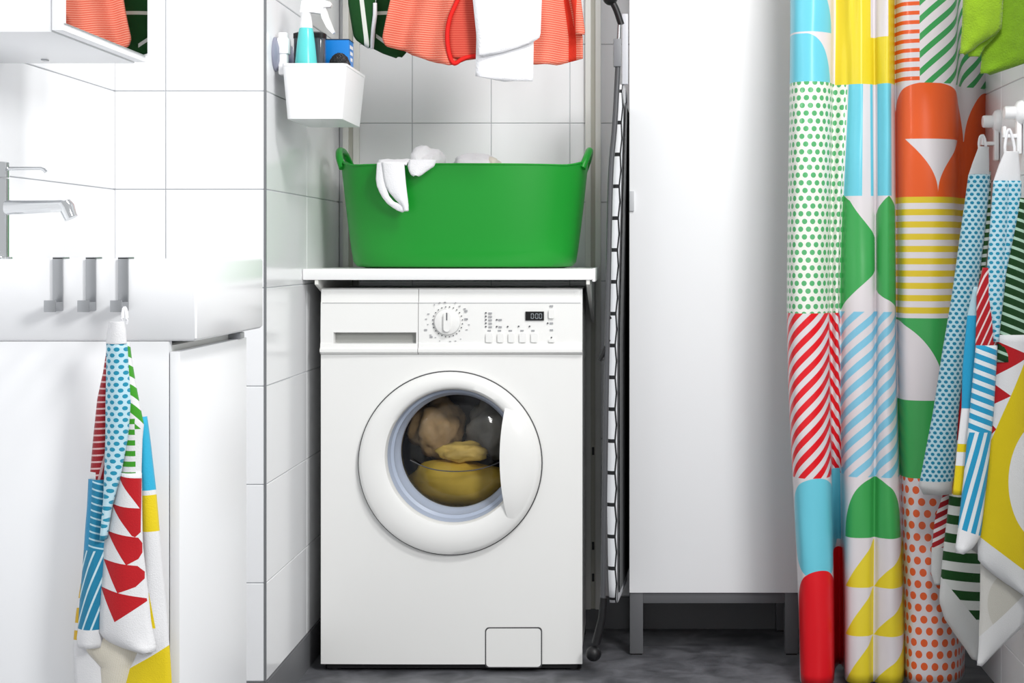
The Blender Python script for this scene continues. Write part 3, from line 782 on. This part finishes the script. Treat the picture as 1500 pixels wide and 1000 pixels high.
        for xa, xb in ((UB(1239), UB(1279)), (UB(1279), UB(1325))):
            for k in range(3):
                ya = 787+70*k; p.put(poly(u, v, [(xa, ya+70), (xb, ya), (xb, ya+70)]), YL)
        # column 3
        p.put((u > c2)*(u < c3)*(v < 121)*stripes(v, 13.6, .42, 6), OR)
        p.put((u > c3)*(v < 124)*stripes(v+u*.95, 25.5, .42), '#3c9f56')
        uc = UT(1362)
        p.put((u > c2)*(u < UT(1411))*(v > 124)*(v < 205)*ell(u, v, uc, 208, UT(1411)-uc, 85), OR)
        p.put((u > UT(1411))*(v > 124)*(v < 205)*ell(u, v, UT(1445), 230, UT(1445)-UT(1411), 100), OR)
        p.put((u > c2)*(v > 205)*(v < 289), OR)
        tt = ((v-205)/78).max(0).min(1); k2 = (1-tt)*(1-tt)
        p.put((v > 205)*(v < 284)*((u-U(1374)).abs() < k2*(U(1399)-U(1374))*1.25), OFF)
        p.put((u > c2)*(v > 289)*(v < 465)*stripes(v, 17.8, .5, 289), '#e6c92e')
        p.put((u > c2)*(v > 465)*(v < 697), GR)
        p.put((u > c2)*(v > 465)*(v < 584)*ell(u, v, U(1314), 584, U(1384)-U(1314), 116), OFF)
        p.put((u > UB(1325.5))*(v > 697)*dots(u, v, 17.6, 34, 5.7), '#f0652f')
        return p
    m = mat('printed_shower_curtain', rough=.32, pattern=pat, bump=.25, bscale=18)
    t = thing('shower_curtain', (XP(1285, S), Y0, .012), 'glossy shower curtain printed with coloured dots, stripes and circles', 'curtain')
    o = mesh('curtain_sheet', V, Fc, m, t, True, UV); md = o.modifiers.new('thickness', 'SOLIDIFY'); md.thickness = .0006
    # L-shaped rail above the picture's top edge with rings
    rd = thing('curtain_rail', (X_RIGHT, Y0, 2.02), 'white curved rail carrying the printed shower curtain', 'curtain rail')
    tube('rail', [(X_RIGHT-.005, Y0, 2.02), (.5, Y0, 2.02), (.36, Y0, 2.02), (.30, Y0+.03, 2.02), (.28, Y0+.1, 2.02), (.28, Y_BACK-.006, 2.02)], .011, M['plastic'], rd, 14)
    for k in range(7):
        x = XP(1170+40*k, S); rg = thing('curtain_ring', (x, Y0, 2.0), 'white ring holding the shower curtain on its rail', 'ring', 'rings on the curtain rail')
        tube('ring_loop', [(x, Y0+.030*math.cos(a), 2.0+.035*math.sin(a)) for a in [2*PI*i/20 for i in range(21)]], .003, M['plastic'], rg, 8)
curtain()

# ------------------------------------------------------------------ towels
WH = '#eeeef0'
def pm(name, f, **k): return mat(name, rough=.95, pattern=f, bump=.35, bscale=600, sheen=.2, **k)
def towel_mats(sc, tag_):
    """printed terry patterns; sc = size of the print in photo pixels"""
    D = {}
    D['dots'] = pm(tag_+'_blue_dots', lambda nt, u, v: Paint(nt, '#c4e6f2').put(dots(u, v, 10*sc, 17*sc, 3.1*sc), '#1c93b4'))
    D['white'] = pm(tag_+'_white', lambda nt, u, v: Paint(nt, WH).put(u < -1e6, WH))
    D['cream'] = pm(tag_+'_underside', lambda nt, u, v: Paint(nt, '#e6dfcd').put(stripes(u+v*.2, 3, .5), '#e9e3d4'))
    return D

def left_towel():
    s = 1030.
    D = towel_mats(1.0, 'basin_towel')
    DR, TL, GN, RD, CY, YL = '#a01422', '#1c86ad', '#3f9e22', '#c20f1c', '#2fb4dc', '#edd314'
    def red(nt, u, v):
        p = Paint(nt, DR); p.put(stripes(v+u*.12, 9.6, .26), '#e8bfc0')
        p.put((u*4.3+v*1 > 1350)*(v > 600), DR); p.put(((u*4.6+v) > 1384)*((u*4.6+v) < 1398)*(v > 600), '#e8bfc0')
        p.put((v > 690)*(u < 146), WH); return p
    def blue(nt, u, v):
        p = Paint(nt, TL); p.put((v < 803)*stripes(v-u*.35, 10.5, .24), '#bfe2ef')
        p.put((v > 803)*stripes(u*1+v*.33, 10.5, .22), '#d2ecf4'); p.put((v < 803)*((u+(v-700)*.06) < 143.5), '#2295c6'); p.put(v > 918, WH); return p
    def leftw(nt, u, v):
        p = Paint(nt, WH)
        for a, b in ((855, 876), (890, 912), (923, 937)): p.put((v > a)*(v < b), '#e3b822')
        return p
    def green(nt, u, v):
        p = Paint(nt, WH); p.put((u < 203-(v-600)*.0)*(v > 610)*stripes(v, 15.5, .5, 611), GN)
        p.put(((v < 612)+(u > 203)*(v < 626) > .5)*stripes(v-u*1.25, 24, .58, 4), GN); return p
    def side(nt, u, v):
        p = Paint(nt, CY); p.put(v > 717, WH); p.put((v > 724)*(v < 777), YL); p.put(poly(u, v, [(221, 865), (229.5, 918), (216.5, 917)]), YL)
        p.put((v+u*.62) > 1097, YL); return p
    def tri(nt, u, v):
        p = Paint(nt, WH)
        p.put(poly(u, v, [(182, 694), (210, 698), (210, 745)]), RD)
        p.put(poly(u, v, [(171, 735), (210, 742), (210, 776), (203, 783), (199, 781)]), RD)
        p.put(poly(u, v, [(164.5, 774), (207, 784), (212, 792), (212, 806), (207, 815), (192, 823)]), RD)
        p.put(poly(u, v, [(158.5, 815), (206, 825), (215, 834), (215, 844), (204, 855), (181, 863)]), RD)
        p.put(poly(u, v, [(154.5, 855), (218, 873), (218.5, 877), (177, 905)]), RD); return p
    t = thing('patterned_towel', PX(180, 480, s), 'patchwork patterned towel hanging from a hook on the wash basin', 'towel', 'patchwork patterned towels')
    st = [
        ([(470, 170, 187), (486, 166.5, 190), (502, 165, 191)], s, -.022, .008, 0, D['white']),
        ([(501, 165, 191), (540, 164.5, 193), (590, 163.5, 197), (640, 163.5, 192), (690, 162, 182), (740, 160, 168), (785, 157, 161)], s, -.020, .010, .002, D['dots']),
        ([(505, 162, 168), (520, 160, 168), (545, 156, 168), (584, 147, 168), (640, 141, 168), (690, 136.5, 167), (706, 136, 166), (712, 146, 166)], s, -.006, .008, .002, pm('basin_towel_red_stripes', red)),
        ([(700, 135, 166), (740, 133, 165), (800, 128.5, 160), (870, 123, 157), (918, 120, 154), (932, 118, 153), (945, 120, 150)], s, -.008, .012, .003, pm('basin_towel_blue_stripes', blue)),
        ([(780, 128, 150), (850, 120, 150), (900, 112, 150), (950, 107, 155), (1000, 109.5, 160), (1060, 112, 165)], s, .004, .006, .003, pm('basin_towel_yellow_spots', leftw)),
        ([(500, 186, 191), (525, 188, 194), (560, 190, 200), (584, 190, 205), (620, 188, 213), (640, 186, 211), (690, 180, 209.5), (697, 179, 210)], s, -.012, .008, .002, pm('basin_towel_green_stripes', green)),
        ([(690, 180, 210), (740, 168, 211), (800, 158, 213), (860, 155.5, 219), (905, 152.5, 224), (925, 152, 228), (938, 170, 231), (946, 195, 232), (950, 212, 231)], s, -.013, .012, .004, pm('basin_towel_red_triangles', tri)),
        ([(610, 204, 212), (640, 206, 216), (715, 205, 226), (776, 205, 232), (850, 205, 238), (900, 205, 243), (950, 190, 248), (1000, 165, 251), (1060, 165, 253)], s, .002, .010, .004, pm('basin_towel_blue_yellow_side', side)),
        ([(915, 145, 215), (950, 128, 222), (975, 150, 195), (1060, 150, 175)], s, .0, .010, .005, D['cream'])]
    cloth('terry_cloth', st, t)
    tube('hanging_loop', [PX(177, 474, s), PX(179, 466, s), PX(181, 452, 1026), PX(184, 452, 1026), PX(186, 466, s), PX(185, 474, s)], .0022, M['cloth_white'], t, 8, 3)
left_towel()

def suction_hook(cy, cz, label):
    t = thing('suction_hook', (X_RIGHT-.0032, cy, cz), label, 'hook', 'white suction hooks on the right wall')
    W = M['plastic']; x = X_RIGHT-.0032
    loft('suction_cup', [circ_x(x-d, cy, cz, r, 32) for d, r in ((0, .026), (.004, .026), (.010, .023), (.014, .016))], W, t)
    loft('knob', [circ_x(x-d, cy, cz, r, 28) for d, r in ((.012, .0135), (.033, .0135), (.036, .012))], W, t)
    merge([box('b', x-.012, x-.002, cy-.011, cy+.011, cz-.085, cz-.01, W, t, .003), box('b', x-.038, x-.004, cy-.009, cy+.009, cz-.052, cz-.044, W, t, .002), box('b', x-.040, x-.033, cy-.009, cy+.009, cz-.052, cz-.028, W, t, .0025)], 'hook_arm')
    return t
suction_hook(F/672, ZP(178, 672), 'white suction hook beside the shower curtain holding a towel')
suction_hook(F/714, ZP(165, 714), 'white suction hook holding the towel with the yellow band')

def right_towels():
    YL, DG, RD, BL = '#e8cf0c', '#0e4a14', '#c00d1a', '#1f9cc9'
    # towel beside the curtain
    s = 684.
    D = towel_mats(.72, 'curtain_towel')
    def greens(nt, u, v):
        p = Paint(nt, '#e3e6e2'); p.put(stripes(v-(u-1400)*.1, 27.2, .5, 760-6.5), DG)
        p.put(((v-853)*49-(u-1386)*62 > 0)*(v > 838), '#e9eae8'); p.put(v < 722, '#d9a51a'); p.put(u > 1500, WH); return p
    def reds(nt, u, v): return Paint(nt, '#a8121f').put(stripes(v+u*.6, 13, .42), '#e6dedd').put(v > 803, '#d9dad9')
    def shade(nt, u, v):  # printed stripes; dark maroon and teal have the shadow between folds painted in
        p = Paint(nt, DG); p.put(stripes(v+u*.1, 12, .4), '#cfd6d2'); p.put(v > 478, '#8c1620'); p.put((v > 540)*(v < 560), '#14606f'); p.put((v > 575)*(u > 1402), RD); p.put(v > 645, '#e7e5e2'); p.put((v > 672)*(v < 720), '#d9a51a'); return p
    def dots2(nt, u, v):
        p = Paint(nt, '#bfe3ef'); p.put(dots(u, v, 7.6, 12.4, 2.35), '#1a86a8')
        p.put((u*1+v*.24 < 1512)*(v > 585)*stripes(u*1.9+v*.5, 8.5, .55), '#1e8fb5'); p.put(v > 703, '#dfe0e0'); return p
    t = thing('patterned_towel', PX(1432, 240, s), 'patchwork towel with a long blue dotted fold hanging beside the shower curtain', 'towel', 'patchwork patterned towels')
    cloth('terry_cloth', [
        ([(215, 1434, 1446), (240, 1424, 1447), (258, 1418, 1447)], s, -.006, .006, 0, D['white']),
        ([(256, 1418, 1447), (300, 1412, 1444), (430, 1394, 1428), (520, 1379, 1410), (600, 1367, 1401), (700, 1347.5, 1394), (712, 1344, 1391), (722, 1352, 1391)], s, -.012, .016, .003, pm('curtain_towel_dots', dots2)),
        ([(250, 1436, 1452), (330, 1428, 1452), (430, 1412, 1440), (480, 1408, 1430), (560, 1398, 1424), (640, 1394, 1416), (715, 1388, 1408)], s, .012, .004, .002, pm('curtain_towel_shaded_stripes', shade)),
        ([(700, 1394, 1412), (760, 1388, 1412), (800, 1383, 1415), (823, 1380.5, 1446), (880, 1376, 1441), (905, 1384, 1439), (930, 1401, 1437), (950, 1416, 1436), (964, 1425, 1432)], s, .0, .012, .003, pm('curtain_towel_green_stripes', greens)),
        ([(725, 1384, 1398), (760, 1372, 1392), (805, 1367, 1386), (840, 1366, 1384), (858, 1372, 1380)], s, .016, .004, .001, pm('curtain_towel_red_stripes', reds))], t)
    tube('hanging_loop', [PX(1436, 222, s), PX(1434, 212, s), PX(1436, 200, s), PX(1441, 200, s), PX(1444, 212, s), PX(1443, 222, s)], .003, M['cloth_white'], t, 8, 3)
    # towel with the yellow band
    s = 730.
    D = towel_mats(.78, 'band_towel')
    def dred(nt, u, v): return Paint(nt, '#b40f1c').put(stripes(u*1+v*.42, 9.2, .24), '#ecd5d5')
    def blue(nt, u, v):
        p = Paint(nt, BL); p.put((v < 632)*stripes(v-u*.42, 15.2, .45), '#e6eef2'); p.put((v > 632)*stripes(u+v*.25, 12, .42), '#e6eef2')
        p.put((v+(u-1403)*-.35) > 772, WH); return p
    def solid(nt, u, v): return Paint(nt, BL).put(v < 462, '#a9cbd6').put(v > 598, WH).put((v > 650)*(v < 662), YL).put(v > 682, YL)
    def greens2(nt, u, v): return Paint(nt, '#0c3f10').put(stripes(v-(u-1460)*.42, 14.6, .3), '#b9dcc4')
    def band(nt, u, v):
        p = Paint(nt, WH)
        p.put(poly(u, v, [(1440, 490), (1462, 500), (1502, 518), (1502, 524), (1456, 551), (1440, 556)]), RD)
        p.put(poly(u, v, [(1440, 553), (1454, 560), (1479, 579), (1453, 593), (1440, 597)]), RD)
        p.put(poly(u, v, [(1440, 610), (1450, 618), (1459, 628), (1448, 640), (1440, 645)]), RD)
        p.put(((v-527)*1+(u-1500)*2.42) > 0, YL)
        p.put(ell(u, v, 1532, 705, 57, 90), '#f2f2f2')
        p.put(((v-783)-(u-1432)*.77) > 0, '#e9eaeb'); return p
    def under(nt, u, v): return Paint(nt, '#dcdad4').put(ell(u, v, 1478, 885, 30, 45), '#cfccc2').put(((v-975)+(u-1437)*.95) > -42, '#e6e6e6')
    t = thing('patterned_towel', PX(1475, 255, s), 'patchwork towel with a broad yellow band hanging on the white wall', 'towel', 'patchwork patterned towels')
    cloth('terry_cloth', [
        ([(222, 1472, 1490), (245, 1462, 1492), (268, 1454, 1494)], s, -.004, .006, 0, D['white']),
        ([(265, 1455, 1476), (330, 1450, 1474), (400, 1445, 1471), (430, 1444, 1468), (470, 1452, 1463), (500, 1455, 1460)], s, -.008, .010, .001, D['dots']),
        ([(265, 1472, 1494), (300, 1471, 1493), (330, 1471, 1486), (400, 1466, 1471), (430, 1462, 1466)], s, -.006, .006, .001, D['dots']),
        ([(392, 1440, 1446), (430, 1430, 1456), (460, 1430, 1459), (512, 1428, 1458)], s, -.006, .006, .001, pm('band_towel_red_stripes', dred)),
        ([(505, 1429, 1458), (600, 1420, 1453), (640, 1416, 1449), (700, 1411, 1443), (770, 1403, 1435), (785, 1401, 1433), (800, 1399, 1422), (808, 1400, 1410)], s, -.010, .010, .002, pm('band_towel_blue_stripes', blue)),
        ([(420, 1428, 1440), (462, 1418, 1436), (540, 1411, 1430), (598, 1410, 1424), (650, 1404, 1420), (725, 1397, 1412)], s, .006, .004, .001, pm('band_towel_blue_side', solid)),
        ([(290, 1490, 1500), (305, 1487, 1502), (400, 1467, 1503), (430, 1463, 1503), (500, 1459, 1503), (530, 1456, 1503)], s, -.001, .008, .002, pm('band_towel_green_stripes', greens2)),
        ([(490, 1456, 1504), (520, 1457, 1504), (640, 1448, 1504), (720, 1442, 1504), (783, 1432, 1504), (822, 1433, 1504), (845, 1462, 1504), (872, 1503, 1504)], s, .0, .010, .003, pm('band_towel_yellow_band', band)),
        ([(800, 1438, 1504), (900, 1437, 1504), (918, 1436, 1500), (950, 1435.5, 1465), (976, 1434, 1439)], s, .012, .004, .003, pm('band_towel_underside', under))], t)
    tube('hanging_loop', [PX(1474, 232, s), PX(1472, 215, s), PX(1476, 192, s), PX(1480, 192, s), PX(1486, 215, s), PX(1485, 232, s)], .003, M['cloth_white'], t, 8, 3)
    # lime green towel above
    s = 730.
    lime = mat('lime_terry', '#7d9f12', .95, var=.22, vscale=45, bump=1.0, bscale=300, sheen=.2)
    lime_shaded = mat('lime_terry_shaded', '#6c930a', .95, var=.25, vscale=45, bump=1.0, bscale=300, sheen=.2)  # darker copy of the lime terry, shade of the rear layers in its colour
    t = thing('lime_towel', PX(1455, -160, s), 'plain lime green terry towel hanging above the suction hooks', 'towel')
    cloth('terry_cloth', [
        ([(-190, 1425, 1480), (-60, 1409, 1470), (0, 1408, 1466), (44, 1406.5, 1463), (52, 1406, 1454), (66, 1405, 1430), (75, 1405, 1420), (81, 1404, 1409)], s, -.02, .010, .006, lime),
        ([(0, 1420, 1462), (45, 1412, 1462), (55, 1414, 1455), (70, 1414, 1440), (84, 1418, 1432)], s, -.010, .004, .003, lime_shaded),
        ([(-190, 1435, 1506), (-60, 1436, 1508), (40, 1438, 1508), (90, 1438, 1508), (94, 1437, 1494), (108, 1437, 1450)], s, .0, .010, .006, lime_shaded)], t)
    suction_hook(F/722, ZP(-212, 722), 'white suction hook above the towels holding the lime green towel')
right_towels()

# ------------------------------------------------------------------ clothes on the drying rack
def clothes():
    s = 675.
    def coralp(nt, u, v):
        p = Paint(nt, '#f2977f'); p.put(stripes(v-u*.06, 3.3, .45), '#e35f48')
        p.put((u > 833)*(u < 845)*((u-833)*4 > (60-v)*.2), '#e2371f'); return p
    cm = mat('coral_striped_jersey', rough=.9, pattern=coralp, bump=.4, bscale=300)
    bot = [(562, 60), (566, 69), (592, 73.5), (605, 81), (625, 88), (645, 94), (660, 97.5), (668, 95), (682, 88), (705, 85), (760, 92), (785, 96), (800, 95), (815, 95.5), (833, 90), (845, 88), (854, 86)]
    t = thing('coral_shirt', PX(705, -210, s), 'coral and pink finely striped top with red neckline on the drying rack', 'shirt')
    V, Fc, UV = [], [], []; nx, ny = 90, 36; top = 371-(1.715-CH)*s
    for i in range(ny+1):
        f = i/ny
        for j in range(nx+1):
            px0 = 562+(854-562)*j/nx; yb = interp(bot, px0)[0]; py = top+(yb-top)*f
            wid = 1 if py > 55 else 1-.10*min(1, (55-py)/70)
            c = 708; px = c+(px0-c)*wid
            d = .014*math.sin(px0*.055)+.008*math.sin(px0*.13+py*.01)+.02*noise.noise(Vector((px0*.012, py*.012, 1)))
            V.append(PX(px, py, s)+Vector((0, d*(.35+.65*f), 0))); UV.append((px0, py))
    for i in range(ny):
        for j in range(nx):
            a = i*(nx+1)+j; Fc.append((a, a+1, a+nx+2, a+nx+1))
    o = mesh('jersey', V, Fc, cm, t, True, UV); o.modifiers.new('thickness', 'SOLIDIFY').thickness = .0025
    red = mat('red_trim', '#e01a12', .8, bump=.3)
    P = [(684, -25), (671, 5), (661, 28), (657, 50), (658, 72), (662, 88), (668, 95), (678, 89), (690, 85), (704, 84)]
    # trim as a flat band lying on the jersey
    V, Fc = [], []; C = catmull([Vector((a, b, 0)) for a, b in P], 5)
    for i, c in enumerate(C):
        d = (C[min(i+1, len(C)-1)]-C[max(i-1, 0)]).normalized(); nrm = Vector((-d.y, d.x, 0))
        for k in (-3.2, 0, 3.2):
            q = c+nrm*k; V.append(PX(q.x, q.y, s)+Vector((0, -.026-(.003 if k == 0 else 0), 0)))
    for i in range(len(C)-1):
        for j in range(2): Fc.append((i*3+j, i*3+j+1, i*3+j+4, i*3+j+3))
    o = mesh('neck_trim', V, Fc, red, t, True); o.modifiers.new('thickness', 'SOLIDIFY').thickness = .012
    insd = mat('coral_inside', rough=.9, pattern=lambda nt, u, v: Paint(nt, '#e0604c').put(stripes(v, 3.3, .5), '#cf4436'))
    cloth('neck_inside', [([(-25, 684, 720), (5, 672, 720), (28, 663, 720), (50, 659, 720), (72, 660, 720), (86, 664, 712)], s, -.020, .002, .001, insd)], t)
    cloth('sleeve', [([(-60, 836, 858), (0, 838, 850), (25, 842, 853), (48, 843, 856), (52, 846, 855)], s, -.012, .006, .002, cm)], t)
    # white cloth over it
    t = thing('white_cloth', PX(745, -210, s), 'plain white towel hanging folded over the coral striped top', 'towel')
    cloth('front_fold', [([(top, 694, 792), (0, 695, 795), (58, 701, 793), (66, 702, 780), (74, 703, 758), (80, 703.5, 735), (84.5, 704, 712)], 678, -.040, .006, .003, M['cloth_white'])], t)
    cloth('back_fold', [([(top, 694, 790), (0, 698, 790), (60, 700, 783), (117, 698.5, 782), (121, 740, 781.5)], 678, -.030, .003, .002, M['cloth_white'])], t)
    # dark green garment
    def gp(nt, u, v):
        p = Paint(nt, '#0d4a18'); p.put((u-(525.5+v*.12)).abs() < 3, '#e9efe6')
        p.put((u > 545)*((v-13.5).abs() < 2.6), '#e3e6d8'); p.put((u > 545)*(u < 566)*((v-(48+(u-546)*.72)).abs() < 3), '#e9efe6'); return p
    gm = mat('green_white_striped_jersey', rough=.9, pattern=gp, bump=.3)
    t = thing('green_garment', PX(545, -210, s), 'dark green garment with white stripes on the drying rack', 'clothing')
    cloth('jersey', [([(top, 508, 546), (-60, 504, 545), (0, 505, 544), (30, 510, 543), (52, 514, 543), (60, 526, 542), (66, 535, 541)], s, .052, .006, .003, gm),
                     ([(top, 545, 600), (0, 545, 600), (20, 543, 600), (50, 540.5, 598), (66, 540, 592), (71, 550, 590), (76, 565, 586), (79, 575, 582)], s, .064, .006, .003, gm)], t)
    cloth('side_piping', [([(0, 543.5, 546), (18, 543, 546.5), (40, 540.5, 543.5), (68, 538.5, 541.5)], s, .046, .002, 0, M['cloth_white'])], t)
clothes()

# ------------------------------------------------------------------ wall bin and its contents
def wall_bin():
    s0 = 712.; ya, yb = F/s0, F/s0+.255
    zt, zb = ZP(92.5, s0), ZP(173.5, s0)
    xw = X_PIL+.022; W = M['plastic']
    t = thing('wall_bin', (-.67, (ya+yb)/2, zb), 'white plastic bin holding cleaning supplies stuck on the tiled pillar', 'bin')
    xo, xi = XP(507, s0), XP(412.5, s0)
    def ring(g, z, inset=0):
        x0, x1 = XP(418.5, s0)+(xi-XP(418.5, s0))*g+inset, XP(500, s0)+(xo-XP(500, s0))*g-inset
        y0, y1 = ya+.008*(1-g)+inset, yb-.008*(1-g)-inset
        return [Vector((p, q, z)) for p, q in rrect(x0, x1, y0, y1, .012, 5)]
    loft('bin_body', [ring(-.04, zb), ring(0, zb+.002), ring(.97, zt-.006), ring(1.05, zt-.005), ring(1.05, zt), ring(1, zt, .002), ring(.03, zb+.004, .002)], W, t, ang=30)
    for y in (ya+.045, yb-.05):
        z = ZP(80, 702)
        loft('suction_cup', [circ_x(X_PIL+.0032+d, y, z, r, 32) for d, r in ((0, .036), (.003, .036), (.008, .031), (.012, .02))], mat('smoky_suction_cup', '#8d8fa0', .25), t)
        merge([box('b', X_PIL+.012, xi+.004, y-.013, y+.013, zt-.02, z+.045, W, t, .004), box('b', X_PIL+.010, XP(423, 705), y-.016, y+.016, z, z+.033, W, t, .003)], 'bracket')
    floor_z = zb+.0045
    # spray bottle
    sb = 706.; yc = F/sb+.006; xc = XP(447.5, sb); zz = lambda py: ZP(py, sb)
    b = thing('spray_bottle', (xc, yc, floor_z), 'turquoise spray bottle with white trigger head standing in the bin', 'bottle')
    loft('bottle_body', [circ_z(xc, yc, r/sb, z, 28) for r, z in ((12, floor_z), (13.5, floor_z+.004), (15, zz(110)), (16, zz(92)), (13, zz(62)), (10.5, zz(44)), (9, zz(40)))], mat('turquoise_liquid', '#5fd3d2', .25, var=.05), b)
    loft('neck', [circ_z(xc, yc, r/sb, z, 24) for r, z in ((9.3, zz(41)), (9.6, zz(38)), (8.6, zz(30)), (7.5, zz(22)), (8, zz(14)))], W, b)
    hz = [(440, 18), (442, 2), (452, -6), (468, -2), (484, 3), (486, 7), (484, 10), (474, 11), (470, 20), (456, 18)]
    prism_y('trigger_head', yc-.010, yc+.010, [(XP(p, sb), zz(q)) for p, q in hz], W, b)
    prism_y('trigger', yc-.006, yc+.006, [(XP(p, sb), zz(q)) for p, q in ((468, 12), (477, 11), (481, 24), (490, 47), (487, 49.5), (478, 40), (471, 26))], W, b)
    # smoky glass jar
    sj = 694.; yj = F/sj+.008; x0, x1 = XP(430, sj), XP(476, sj)
    j = thing('storage_jar', ((x0+x1)/2, yj, floor_z), 'dark glossy jar behind the spray bottle in the bin', 'jar')
    rr = lambda e, z: [Vector((p, q, z)) for p, q in rrect(x0+e, x1-e, yj-.017+e, yj+.017-e, .012, 4)]
    loft('jar_body', [rr(.002, floor_z), rr(0, floor_z+.004), rr(0, ZP(55, sj))], mat('smoky_jar', '#4d5259', .12, var=.3, vscale=40, coat=.5), j)
    loft('jar_rim', [rr(-.001, ZP(56, sj)), rr(-.001, ZP(49, sj)), rr(.006, ZP(46.5, sj))], M['black'], j)
    # blue carton
    sc = 686.; yk = F/sc; x0, x1 = XP(477, sc), XP(511, sc)
    k = thing('blue_carton', ((x0+x1)/2, yk, floor_z), 'bright blue carton with white print standing in the bin', 'carton')
    box('carton_body', x0, x1, yk, yk+.06, floor_z, ZP(57, sc), mat('blue_carton_card', '#1180d6', .4, var=.04), k, .001)
    box('carton_lid_edge', x0-.0004, x1+.0004, yk-.0005, yk+.0605, ZP(58.5, sc), ZP(57, sc), mat('dark_blue_edge', '#14314f', .5), k)
    pr = [box('p', x1-.0003, x1+.0006, yk+.014+.004*i, yk+.05-.003*i, ZP(70+9*i, sc), ZP(65+9*i, sc), M['plastic'], k) for i in range(3)]
    merge(pr, 'white_print')
    # black scouring brush
    sq = 696.; xq, yq = XP(496, sq), F/sq+.012
    q = thing('scouring_brush', (xq, yq, floor_z), 'black round scouring brush in front of the blue carton', 'brush')
    bm = bmesh.new(); bmesh.ops.create_icosphere(bm, subdivisions=5, radius=1); off = q.location
    top = ZP(77, sq)
    for v in bm.verts:
        n_ = 1+.06*noise.noise(v.co*14)+.04*random.random()
        zz_ = v.co.z*n_
        v.co = Vector((xq+v.co.x*.022*n_, yq+v.co.y*.015*n_, ZP(97, sq)+(zz_*.01 if zz_ < 0 else zz_*(top-ZP(97, sq)))))-off
    me = bpy.data.meshes.new('bristles'); bm.to_mesh(me); bm.free(); link('bristles', me, mat('black_bristle', '#1c1b1d', .4, var=.6, vscale=160), q)
    loft('brush_base', [circ_z(xq, yq, .013, z, 20) for z in (floor_z, ZP(97, sq))], M['black'], q)
wall_bin()
